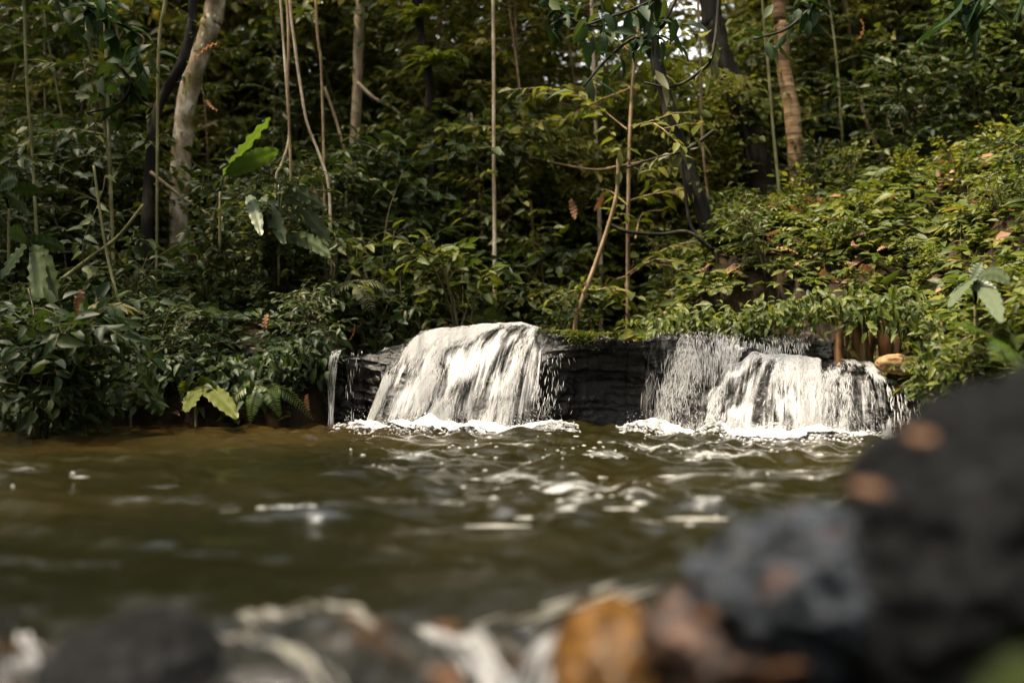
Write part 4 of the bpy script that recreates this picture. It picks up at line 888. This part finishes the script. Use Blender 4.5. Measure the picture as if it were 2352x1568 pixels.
for (p, Y, L, s) in [((205, 130), 5.8, 1.0, 1), ((215, 400), 5.6, .7, 2), ((800, 560), 6.0, .5, 3), ((500, 430), 6.2, .6, 4), ((1960, 690), 4.95, .25, 5)]:
    kk = Kind("climbing_vine", "vine", creeper(600+s, L), {'foliage': M['leaf_mid'] if s != 1 else M['leaf_bright'] if False else M['leaf_mid'], 'stem': M['twig']})
    o = kk.put(tuple(at(*p, Y))); o["label"] = {1: "long climbing vine with yellow-green heart leaves left of the black curved trunk", 2: "short climbing vine lower down the dark left bank", 3: "vine hanging at the foot of the straight pale trunk", 4: "vine hanging below the mottled trunk", 5: "tiny vine dangling over the brown roots"}[s]

# ------------------------------------------------------------------ plants that stand out
def banana(foot, Y, lv, m, label):
    f = at(*foot, Y); g = max(gz(f[0], f[1]), f[2]-.3); t = empty("banana_plant", (f[0], f[1], g)); tag(t, label, "banana plant")
    st = MB(); tube(st, catmull([[f[0], f[1], g-.05], [f[0], f[1], (g+f[2])/2], f], 8), np.linspace(.009, .006, 8), 8); child(st, "stem", M['bark_green'], t)
    for q, (b, e, W, sag, side) in enumerate(lv):
        a = at(*b, Y); z = at(*e, Y-.12*q); mb = MB(); L = np.linalg.norm(z-a); tube(mb, catmull([f, (f+a)/2+[0, 0, .03], a], 6), .006, 5)
        d = z-a+np.array([0, 0, sag*L]); big_leaf(mb, a, d, np.linalg.norm(d), W, sag*L/np.linalg.norm(d), q*2.1, .06, side); child(mb, "leaf", M[m], t)
banana((505, 440), 5.75, [((515, 400), (622, 272), .16, .05, (.6, -.4, .7)), ((520, 400), (640, 345), .11, .1, (.3, -.5, .8))], 'leaf_bright', "bright green upright banana leaves lit by the sun on the left bank")
banana((640, 520), 5.9, [((650, 440), (765, 565), .10, .12, (.8, -.3, .6)), ((640, 425), (752, 480), .085, .15, (.2, -.3, .9)), ((600, 455), (655, 560), .11, .2, (.8, -.5, .2)), ((570, 450), (600, 540), .08, .2, (.9, -.4, .1)), ((660, 545), (760, 590), .09, .2, (.3, -.4, .8))], 'leaf_grey', "grey-green drooping banana leaves right of the bright banana leaves")
banana((70, 600), 5.2, [((60, 560), (0, 640), .11, .2, (.8, -.4, .3)), ((70, 555), (150, 575), .09, .2, (.1, -.3, .9)), ((75, 560), (130, 690), .11, .2, (.9, -.3, .2)), ((60, 555), (20, 540), .09, .3, (.1, -.4, .9)), ((78, 570), (95, 720), .1, .1, (.9, -.4, .1))], 'leaf_dark', "dark long-leaved plant drooping at the left edge at mid height")
banana((20, 480), 5.5, [((10, 440), (95, 440), .09, .2, (.1, -.4, .9)), ((10, 440), (60, 490), .09, .2, (.5, -.4, .7)), ((0, 430), (40, 415), .1, .25, (.1, -.3, .9)), ((5, 455), (-60, 520), .1, .2, (.5, -.4, .7))], 'leaf_dark', "big-leaved plant poking in at the left edge, uppermost there")
banana((300, 930), 5.05, [((300, 870), (268, 945), .17, .2, (.9, -.4, .2)), ((310, 870), (375, 950), .17, .25, (.7, -.4, .5)), ((290, 862), (245, 880), .1, .2, (.2, -.5, .8)), ((310, 862), (350, 885), .11, .3, (.2, -.5, .8))], 'leaf_dark', "speckled plant with big drooping leaves at the left waterline")
banana((450, 930), 5.12, [((450, 880), (412, 898), .1, .2, (.2, -.6, .7)), ((455, 880), (500, 900), .1, .2, (.2, -.6, .7)), ((452, 885), (430, 945), .1, .1, (.9, -.4, .1)), ((460, 885), (545, 960), .09, .2, (.9, -.5, .1))], 'leaf_mid', "heart-leaved plant over the dark hollow at the left waterline")
banana((2240, 700), 4.3, [((2235, 640), (2255, 605), .06, .2, (.9, -.4, .2)), ((2240, 650), (2285, 680), .07, .2, (.8, -.5, .4)), ((2230, 650), (2170, 690), .055, .2, (.4, -.6, .6)), ((2240, 640), (2180, 705), .06, .2, (.8, -.5, .2)), ((2245, 640), (2320, 650), .06, .25, (.1, -.5, .8)), ((2250, 660), (2300, 740), .07, .2, (.8, -.5, .4))], 'leaf_grey', "large pale grey-green leaves at the right edge on the mound")
banana((1985, 730), 4.97, [((1985, 715), (1925, 735), .05, .2, (.1, -.5, .8)), ((1985, 715), (1945, 770), .06, .2, (.7, -.6, .3)), ((1990, 715), (2010, 770), .05, .2, (.8, -.6, .1)), ((1990, 712), (2050, 735), .05, .2, (.1, -.5, .8))], 'leaf_mid', "small plant with hanging oval leaves above the brown roots")
def one(key, vx, vy, Y, label, sc=1, name=None, m=None, tilt=(0, 0), rz=0):
    p = at(vx, vy, Y); o = K[key].put((p[0], p[1], max(p[2], gz(p[0], p[1])-.03)), rz, sc, tilt); o["label"] = label
    return o
def own(parts, vx, vy, Y, label, name, cat, m, sc=1, tilt=(0, 0), rz=0, ground=False):
    p = at(vx, vy, Y); z = gz(p[0], p[1])-.02 if ground else p[2]
    o = Kind(name, cat, parts, {'foliage': M[m], 'frond': M[m], 'stem': M['twig']}).put((p[0], p[1], z), rz, sc, tilt); o["label"] = label; return o
own(fern(701, 6, .34, .09, .8, .5, 13), 815, 655, 5.85, "pale green fern above the left end of the rock ledge", "fern", "fern", 'leaf_pale', .75, (.4, 0))
own(fern(702, 7, .36, .06, .9, .4, 22), 600, 880, 5.12, "green fern drooping over the left waterline beside the trickle", "fern", "fern", 'leaf_bright', .8, (.5, 0))
own(fern(703, 4, .55, .12, .55, .5, 24), 2330, 830, 3.4, "blurred light green fern at the right edge above the black boulder", "fern", "fern", 'leaf_bright', .62, (.2, -.6), 2.4)
own(whorl(704, 8, .15, .045, 1, .2), 245, 790, 5.2, "lone umbrella-leaved rosette in front of the left bank's dark soil", "umbrella_leaf_plant", "plant", 'leaf_pale', 1)
own(straps(705, 40, .16, .012, 1.2, .6), 1450, 755, 5.75, "tuft of grass beside the stream above the mossy rock", "grass_tuft", "grass", 'leaf_mid', 1)
own(shrub(706, .66, .62, 15, .1, .042, .04, 9, .26), 90, 975, 4.62, "big bushy dark shrub spilling over the water at the left edge", "leafy_shrub", "shrub", 'leaf_dark', 1, (.16, .12))
own(shrub(707, .4, .4, 9, .09, .038, .042, 7, .2), 190, 985, 4.68, "low shrub trailing in the water at the right of the bushy left-edge shrub", "leafy_shrub", "shrub", 'leaf_dark', .8, (.25, .3))
for q, (vx, vy, Y) in enumerate([(2160, 690, 4.5), (2240, 740, 4.3), (2270, 790, 4.3), (2320, 830, 4.1)]):
    o = K[f'ss{q % 4}'].put((at(vx, vy, Y)[0], Y, max(gz(at(vx, vy, Y)[0], Y)-.03, .05)), q, .62, (.2, -.3)); o["label"] = ["sunlit shrub right of the brown roots", "leafy shrub above the driftwood's right end", "low shrub hanging beside the driftwood", "shrub just above the black boulder on the right"][q]

# ------------------------------------------------------------------ ground cover
def cover(name, label, region, gap, mk, lL, hgt, seed, per=(5, 9), prob=None):
    r = np.random.default_rng(seed); mb = MB(); x0, x1, y0, y1 = region
    xs, ys = np.meshgrid(np.arange(x0, x1, gap), np.arange(y0, y1, gap)); xs = xs.ravel()+r.uniform(-.5, .5, xs.size)*gap; ys = ys.ravel()+r.uniform(-.5, .5, ys.size)*gap
    k = (np.abs(xs/ys) < .6)&(ys > shore_y(xs)-.02)
    if prob is not None: k &= prob(xs, ys) > r.random(xs.size)
    xs, ys = xs[k], ys[k]; zs = ground_z(xs, ys); n = len(xs)
    clump = fbm(np.stack([xs*3, ys*3, 0*xs], -1), 3, seed); h = hgt*np.clip(1+1.8*clump, .25, 3)*r.uniform(.4, 1.3, n)
    m_ = r.integers(*per, n); I = np.repeat(np.arange(n), m_); N = len(I); a = r.uniform(0, 6.28, N)
    P = np.stack([xs[I], ys[I], zs[I]+h[I]*r.uniform(.35, 1, N)], -1)+np.stack([np.cos(a), np.sin(a), 0*a], -1)*.012
    D = np.stack([np.cos(a), np.sin(a)-.25, r.uniform(-.25, .5, N)], -1); s = r.uniform(.5, 1.2, N)*lL*(1+.9*(r.random(n)**4))[I]
    leaves(mb, P, D, np.array([0, -.3, 1.])+r.normal(0, .45, (N, 3)), s, s*r.uniform(.35, .48, N), fold=.2, droop=.35)
    return tag(mb.build(name, M[mk]), label, "ground cover", kind='stuff')
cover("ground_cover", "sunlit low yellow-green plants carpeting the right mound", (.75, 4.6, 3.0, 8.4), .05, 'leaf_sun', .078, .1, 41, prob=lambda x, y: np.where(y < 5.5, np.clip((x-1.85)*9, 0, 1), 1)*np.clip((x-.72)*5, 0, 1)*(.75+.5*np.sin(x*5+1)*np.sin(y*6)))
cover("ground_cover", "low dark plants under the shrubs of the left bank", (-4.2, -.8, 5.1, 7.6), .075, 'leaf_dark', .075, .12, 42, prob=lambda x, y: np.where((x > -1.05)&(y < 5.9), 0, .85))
cover("ground_cover", "low plants along the stream behind the ledge", (-.95, 1.2, 5.9, 8.2), .07, 'leaf_mid', .06, .1, 43, prob=lambda x, y: np.where((x > .35)&(x < .85)&(y < 7), .12, 1))
def lip(name, label, pts, n, mk, lL, seed, drop=.12):
    "leaves spilling over the edge of the bank"
    r = np.random.default_rng(seed); mb = MB(); c = catmull(np.array([at(*p) for p in pts]), 200); i = r.integers(0, 200, n); P = c[i]+r.normal(0, 1, (n, 3))*[.05, .09, .035]; P[:, 2] -= drop*r.random(n)**2
    D = r.normal(0, .6, (n, 3))+[0, -.5, -.3]; leaves(mb, P, D, np.array([0, -.5, 1.])+r.normal(0, .3, (n, 3)), lL*r.uniform(.6, 1.2, n), lL*.4, droop=.35); return tag(mb.build(name, M[mk]), label, "ground cover", kind='stuff')
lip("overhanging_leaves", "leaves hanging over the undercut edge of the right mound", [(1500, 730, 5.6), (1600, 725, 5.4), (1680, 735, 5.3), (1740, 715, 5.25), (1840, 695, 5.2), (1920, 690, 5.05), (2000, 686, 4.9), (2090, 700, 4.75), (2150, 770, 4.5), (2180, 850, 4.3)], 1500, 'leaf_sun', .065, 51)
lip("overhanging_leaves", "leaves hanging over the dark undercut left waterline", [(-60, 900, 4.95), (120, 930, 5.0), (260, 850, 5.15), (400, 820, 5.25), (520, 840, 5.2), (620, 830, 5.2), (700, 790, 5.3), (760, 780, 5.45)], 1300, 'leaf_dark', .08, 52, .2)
r2 = np.random.default_rng(61); dead = []
dm = []
for q in range(4):
    mb = MB(); big_leaf(mb, np.zeros(3), [1, 0, [.3, -.2, .1, .5][q]], .105, .044, [.5, -.4, .35, .7][q], q, .16); dm.append(mb.mesh("dead_leaf", M['leaf_dead']))
def dleaf(vx, vy, Y, sc=1, hang=False, label=None, group="fallen brown leaves"):
    p = at(vx, vy, Y); o = link("dead_leaf", dm[r2.integers(4)]); o.location = p; o.scale = (sc,)*3
    o.rotation_euler = (r2.uniform(-.5, .5)-.4, (1.3 if hang else 0)+r2.uniform(-.5, .5), r2.uniform(0, 6.28)); tag(o, label, "dead leaf", group)
    if not label: placed.append((o, "dry orange-brown leaf hanging" if hang else "fallen orange-brown leaf lying", vx, vy, group))
    return o
for k in range(44):
    x = r2.uniform(1.0, 3.0); y = r2.uniform(5.45, 6.5)
    if x/y > .5: continue
    z = gz(x, y)+.13; dleaf(*proj((x, y, z)), y, r2.uniform(.6, 1.25))
for (vx, vy, Y, s, h) in [(475, 230, 6.0, 1.1, 1), (500, 250, 6.0, 1.3, 1), (500, 100, 5.6, 1.5, 0), (345, 612, 5.9, 1.3, 1), (185, 665, 5.3, 1.5, 1), (207, 655, 5.3, 1, 1), (722, 435, 6.2, 1.1, 1), (1365, 440, 6.2, 1.3, 1), (1385, 445, 6.2, 1.2, 1),
                          (1245, 368, 6.6, 1, 1), (1310, 460, 6.6, 1.2, 1), (712, 808, 5.15, .9, 0), (705, 905, 5.1, .8, 1), (1505, 715, 5.7, 1.6, 0), (815, 745, 5.6, .9, 1), (1140, 715, 5.9, .8, 1), (1975, 45, 5.5, 1.2, 1), (1815, 45, 5.4, 1.2, 0), (615, 720, 5.5, 1.0, 1)][::2]:
    dleaf(vx, vy, Y, s, bool(h))
cover("leaf_litter", "scattered brown leaf litter under the plants", (-3.6, 4.2, 4.8, 8.4), .13, 'leaf_dead', .08, .03, 44, (1, 2))

# ------------------------------------------------------------------ roots, driftwood, moss
t = empty("root_clump", tuple(at(2000, 830, 4.95))); tag(t, "brown hanging tree roots in the hollow under the right mound", "roots")
for q, (p, w0) in enumerate([([(1932, 738), (1930, 765), (1926, 800), (1932, 850)], (9, 12)), ([(1968, 738), (1966, 765), (1972, 800), (1990, 850)], (11, 18)), ([(2022, 738), (2030, 765), (2036, 800), (2040, 845)], (13, 20)),
                             ([(2052, 738), (2064, 768), (2062, 800), (2056, 840)], (7, 9)), ([(2085, 738), (2086, 772), (2088, 830), (2086, 870)], (4, 5)), ([(2000, 738), (2004, 772), (2000, 820), (2004, 850)], (6, 7)),
                             ([(1985, 738), (1990, 772), (1996, 810), (1998, 846)], (4, 5)), ([(1945, 738), (1946, 772), (1950, 820), (1952, 850)], (4, 5))]):
    mb = MB(); c = catmull([at(a, b, 4.98+.03*(q % 3)) for a, b in p], 20); tube(mb, c, np.linspace(w0[0], w0[1], 20)*4.95/FPX, 9, .2, q); child(mb, "root", M['root'], t)
t = empty("root_clump", tuple(at(2150, 880, 4.6))); tag(t, "thin dangling rootlets right of the driftwood", "roots")
for q, vx in enumerate([2138, 2150, 2158, 2166, 2146]):
    mb = MB(); c = catmull([at(vx-4, 740, 4.6), at(vx+3*(q-2), 800, 4.58), at(vx-2, 870, 4.6), at(vx+2, 930, 4.62)], 16); tube(mb, c, .004+.002*(q % 2), 6, .2, q); child(mb, "root", M['root'], t)
mb = MB(); c = catmull([at(2010, 838, 4.72), at(2025, 836, 4.72), at(2065, 838, 4.72), at(2105, 843, 4.74), at(2122, 846, 4.76)], 60); tube(mb, c, np.interp(np.linspace(0, 1, 60), [0, .08, .35, .75, 1], [.012, .03, .046, .036, .016]), 30, .5, 4)
tag(mb.build("driftwood_log", M['log']), "weathered orange-brown piece of driftwood lying on the ledge under the roots", "driftwood")
r3 = np.random.default_rng(71); mb = MB(); n = 900; vx = r3.normal(1335, 26, n); rr_ = 1.9+np.abs(r3.normal(0, .42, n))-.004*np.abs(vx-1335); P = UP.pt(vx, np.clip(rr_, 1.7, 2.9)); P[:, 1] -= .004
leaves(mb, P, r3.normal(0, .5, (n, 3))+[0, -.6, .4], r3.normal(0, .4, (n, 3))+[0, -.4, 1], r3.uniform(.008, .022, n), .01, simple=True)
tag(mb.build("moss_patch", M['leaf_sun']), "yellow-green moss patch on the rock between the two waterfalls", "moss", kind=None)

# ------------------------------------------------------------------ foreground stones
def stone(name, label, c, s, m, rot=(0, 0, 0), seed=0, amp=.25, sub=48, cut=None):
    n1, n2 = sub*2, sub; a = np.linspace(0, 2*np.pi, n1); b = np.linspace(-np.pi/2, np.pi/2, n2); A, B = np.meshgrid(a, b, indexing='ij')
    d = np.stack([np.cos(A)*np.cos(B), np.sin(A)*np.cos(B), np.sin(B)], -1).reshape(-1, 3)
    f = 1+amp*fbm(d*1.7+seed*7.1, 5, seed)+amp*.45*fbm(d*4+seed, 4, seed+3, ridged=True)
    v = d*f[:, None]*np.array(s); from mathutils import Euler
    R = np.array(Euler(rot).to_matrix()); v = v@R.T
    mb = MB(); mb.add(v, grid_tris(n1, n2)); o = mb.build(name, M[m]); o.location = tuple(c); return tag(o, label, "rock")
M['stone_black'] = rock_mat("stone_black", (.002, .002, .002), (.005, .005, .005), (.022, .023, .025), (.4, .6), 9, 1, .03, spec=.06)
M['stone_blue'] = rock_mat("stone_blue", (.003, .004, .006), (.014, .019, .026), (.075, .088, .108), (.12, .35), 16, 1, .025, (.07, .025, .008), .6, spec=.28)
M['stone_rust'] = rock_mat("stone_rust", (.005, .003, .002), (.03, .012, .004), (.15, .052, .015), (.1, .3), 14, 1, .016, (.012, .014, .016), .56, spec=.4)
M['stone_amber'] = rock_mat("stone_amber", (.015, .007, .002), (.09, .04, .005), (.2, .09, .012), (.15, .35), 9, 1, .01, (.02, .018, .014), .54, spec=.25)
M['stone_moss'] = rock_mat("stone_moss", (.004, .005, .002), (.018, .026, .004), (.05, .06, .008), (.5, .9), 10, 1, .012, spec=.1)
stone("boulder", "big black out-of-focus boulder at the right edge", at(2330, 1185, 1.1), (.24, .2, .108), 'stone_black', (0, -.66, .1), 1, .36, 70)
stone("boulder", "black rock underneath the big boulder at the bottom right", at(2280, 1480, 1.1), (.2, .2, .11), 'stone_black', (0, .2, 0), 2)
stone("stone", "bluish grey wet stone in the bottom right foreground", at(1930, 1410, 1.16), (.165, .14, .085), 'stone_blue', (0, .35, .3), 3, .5, 70)
stone("stone", "rusty brown wet stone left of the bluish grey stone", at(1660, 1505, 1.16), (.09, .1, .068), 'stone_rust', (0, .1, .2), 4, .45)
stone("stone", "amber wet stone with white water running round it", at(1410, 1525, 1.24), (.075, .12, .072), 'stone_amber', (0, -.25, 0), 5, .15)
stone("stone", "mossy green stone in the bottom right corner", at(2400, 1600, .95), (.1, .1, .085), 'stone_moss', (0, -.5, 0), 6, .15)
stone("boulder", "black smooth rock at the bottom left between two rivulets", at(310, 1570, 1.3), (.11, .16, .085), 'stone_black', (0, .1, 0), 7, .15)
for (vx, vy, Y, s, lab) in [(2035, 1130, .99, .34, "orange leaf stuck to the left side of the big black boulder"), (2150, 1000, .99, .32, "pinkish leaf on top of the big black boulder"), (990, 1535, 1.08, .55, "orange leaf on the wet bed at the bottom centre"), 
                            (1640, 1400, 1.08, .45, "orange-brown leaf on the rusty stone"), (1860, 1530, 1.0, .5, "brown leaf on the front of the bluish grey stone"),  (1010, 1440, 1.2, .5, "brown leaf in the water at the head of the rivulets")]:
    dleaf(vx, vy, Y, s, False, lab, "fallen leaves on the near stones")
# the wet rock bed that the pool spills over
xs_ = np.arange(-1.0, .42, .007); ys_ = np.arange(.85, 2.0, .007); BX, BY = np.meshgrid(xs_, ys_, indexing='ij')
q3 = np.stack([BX.ravel(), BY.ravel(), 0*BX.ravel()], -1)
bn = fbm(q3*np.array([5.5, 4.2, 1]), 4, 63).reshape(BX.shape); br_ = fbm(q3*np.array([9, 5, 1]), 4, 66, ridged=True).reshape(BX.shape)
BZ = -.004+.05*bn+.028*br_-.08*sstep(1.45, 1.85, BY)-.1*sstep(1.25, .9, BY)+.03*np.exp(-((BX+.33)/.12)**2)
m, nt, bs, out = mat("wet_bed"); v_ = mapped(nt, (1, 1, 1)); n1 = noise(nt, 11, 6, .6, v_, .4); n2 = noise(nt, 7, 4, .6, mapped(nt, (1, 1, 1.4)), .2)
cA = ramp(nt, [(.36, (.003, .004, .004)), (.5, (.01, .01, .009)), (.64, (.04, .036, .032))], n1); pm = node(nt, "ShaderNodeMix", data_type='RGBA'); nt.links.new(ramp(nt, [(.56, (0, 0, 0)), (.64, (1, 1, 1))], n2), pm.inputs[0])
nt.links.new(cA, pm.inputs[6]); pm.inputs[7].default_value = (.03, .014, .005, 1); nt.links.new(pm.outputs[2], bs.inputs["Base Color"]); bs.inputs["Roughness"].default_value = .1; bump(nt, noise(nt, 34, 5, .6, mapped(nt, (1, .5, 1)), .5), bs, .9, .012); M['bed'] = m
mb = MB(); mb.add(np.stack([BX, BY, BZ], -1).reshape(-1, 3), grid_tris(len(xs_), len(ys_))); tag(mb.build("rock_bed", M['bed']), "dark wet rock bed with amber patches that the pool spills over in the bottom foreground", "rock")
# rivulets running out between the near stones
def bed_z(x, y):
    i = np.clip(((np.asarray(x)+1.0)/.007).astype(int), 0, len(xs_)-1); j = np.clip(((np.asarray(y)-.85)/.007).astype(int), 0, len(ys_)-1); return np.maximum(BZ[i, j], wave(np.asarray(x, float), np.asarray(y, float)))
def rivulet(label, pts, w_, n, seed):
    t = empty("rivulet", tuple(at(*pts[0]))); tag(t, label, "rivulet"); r = np.random.default_rng(seed); c = catmull(np.array([at(*p) for p in pts]), 40); c[:, 2] = bed_z(c[:, 0], c[:, 1])+.004; T = nrm(np.gradient(c, axis=0)); S = nrm(np.cross(T, [0, .0, 1.])); mb = MB()
    ww = w_*np.interp(np.linspace(0, 1, 40), [0, .25, 1], [.5, 1, 1.15])
    for k in range(n):
        i0 = r.integers(0, 34); L = r.integers(4, 12); off = r.normal(0, .62); seg = slice(i0, min(40, i0+L)); p = c[seg]+S[seg]*(off*ww[seg])[:, None]; p[:, 2] = np.maximum(bed_z(p[:, 0], p[:, 1]), c[seg][:, 2]-.015)+.004+abs(r.normal(0, .004)); tube(mb, p, r.uniform(.0005, .0019)*np.sin(np.linspace(.3, 2.9, len(p))), 4)
    tag(child(mb, "water_streaks", M['white'] if seed < 4 else mfl, t), kind='stuff')
rivulet("white rivulet sliding left of the amber stone at the bottom centre", [(950, 1385, 1.6), (1020, 1430, 1.48), (1090, 1490, 1.36), (1130, 1570, 1.26), (1140, 1700, 1.12)], .02, 110, 1)
rivulet("white rivulet sliding along the left side of the amber stone", [(1480, 1330, 1.72), (1390, 1370, 1.6), (1290, 1430, 1.44), (1240, 1520, 1.3), (1220, 1680, 1.12)], .019, 110, 2)
rivulet("white rivulet running down the bottom left beside the black rock", [(40, 1380, 1.6), (60, 1430, 1.46), (90, 1500, 1.34), (120, 1620, 1.18)], .016, 60, 3)
rivulet("frothy white crest of water behind the amber stone", [(1080, 1400, 1.62), (1180, 1370, 1.66), (1290, 1355, 1.7), (1380, 1345, 1.74), (1500, 1315, 1.8)], .03, 34, 4)
rivulet("small frothy trickle over the rock bed right of the black rock", [(480, 1385, 1.62), (580, 1410, 1.56), (680, 1440, 1.5), (780, 1455, 1.46), (880, 1470, 1.42)], .02, 20, 5)
rivulet("broken white trickle over the dark stones in the middle of the bottom edge", [(500, 1450, 1.45), (600, 1500, 1.36), (700, 1560, 1.27), (760, 1650, 1.17)], .018, 20, 6)

# ------------------------------------------------------------------ labels: where each repeated plant stands
MARKS = [("the black curved trunk", 345, 420), ("the mottled pale trunk", 445, 170), ("the straight pale trunk", 815, 300), ("the thin pole", 1135, 300), ("the bent brown stem", 1375, 590), ("the slim leaning black trunk", 1580, 400),
         ("the thick black trunk", 1715, 270), ("the ringed trunk", 1822, 300), ("the left waterfall", 1060, 860), ("the right waterfall", 1750, 890), ("the trickle", 780, 890), ("the bright banana leaves", 565, 330), ("the grey-green banana leaves", 690, 490),
         ("the white-barked trunk", 1314, 90), ("the upper right pinkish trunk", 2146, 60), ("the driftwood", 2065, 840), ("the brown roots", 2000, 770), ("the bushy left-edge shrub", 90, 850), ("the bromeliads", 985, 100),
         ("the grey-green right-edge leaves", 2250, 650), ("the left-edge drooping leaves", 60, 600), ("the upper left corner bough", 240, 40), ("the upper right corner bough", 2260, 20)]
ORD = ["first", "second", "third", "fourth", "fifth", "sixth", "seventh", "eighth", "ninth", "tenth"]
byl = {}
for o, look, vx, vy, g in placed:
    nm, mx_, my_ = min(MARKS, key=lambda q: (q[1]-vx)**2+(q[2]-vy)**2); dx, dy = vx-mx_, vy-my_
    far = "well " if math.hypot(dx, dy) > 190 else ""
    rel = (far+("left of" if dx < 0 else "right of")) if abs(dx) > abs(dy) else (far+("above" if dy < 0 else "below"))
    lab = f"{look}, {rel} {nm}"; o["category"] = o.get("category", "plant"); byl.setdefault(lab, []).append((vx, o)); o["group"] = g or {"shrub": "understorey shrubs", "sapling": "understorey saplings", "tree": "forest trees behind", "fern": "ferns of the banks", "plant": "leafy plants of the banks"}.get(o["category"], "plants")
for lab, l in byl.items():
    l.sort(key=lambda q: q[0])
    for i, (vx, o) in enumerate(l):
        o["label"] = lab if len(l) == 1 else f"{ORD[min(i, 9)]} from left, {lab}"
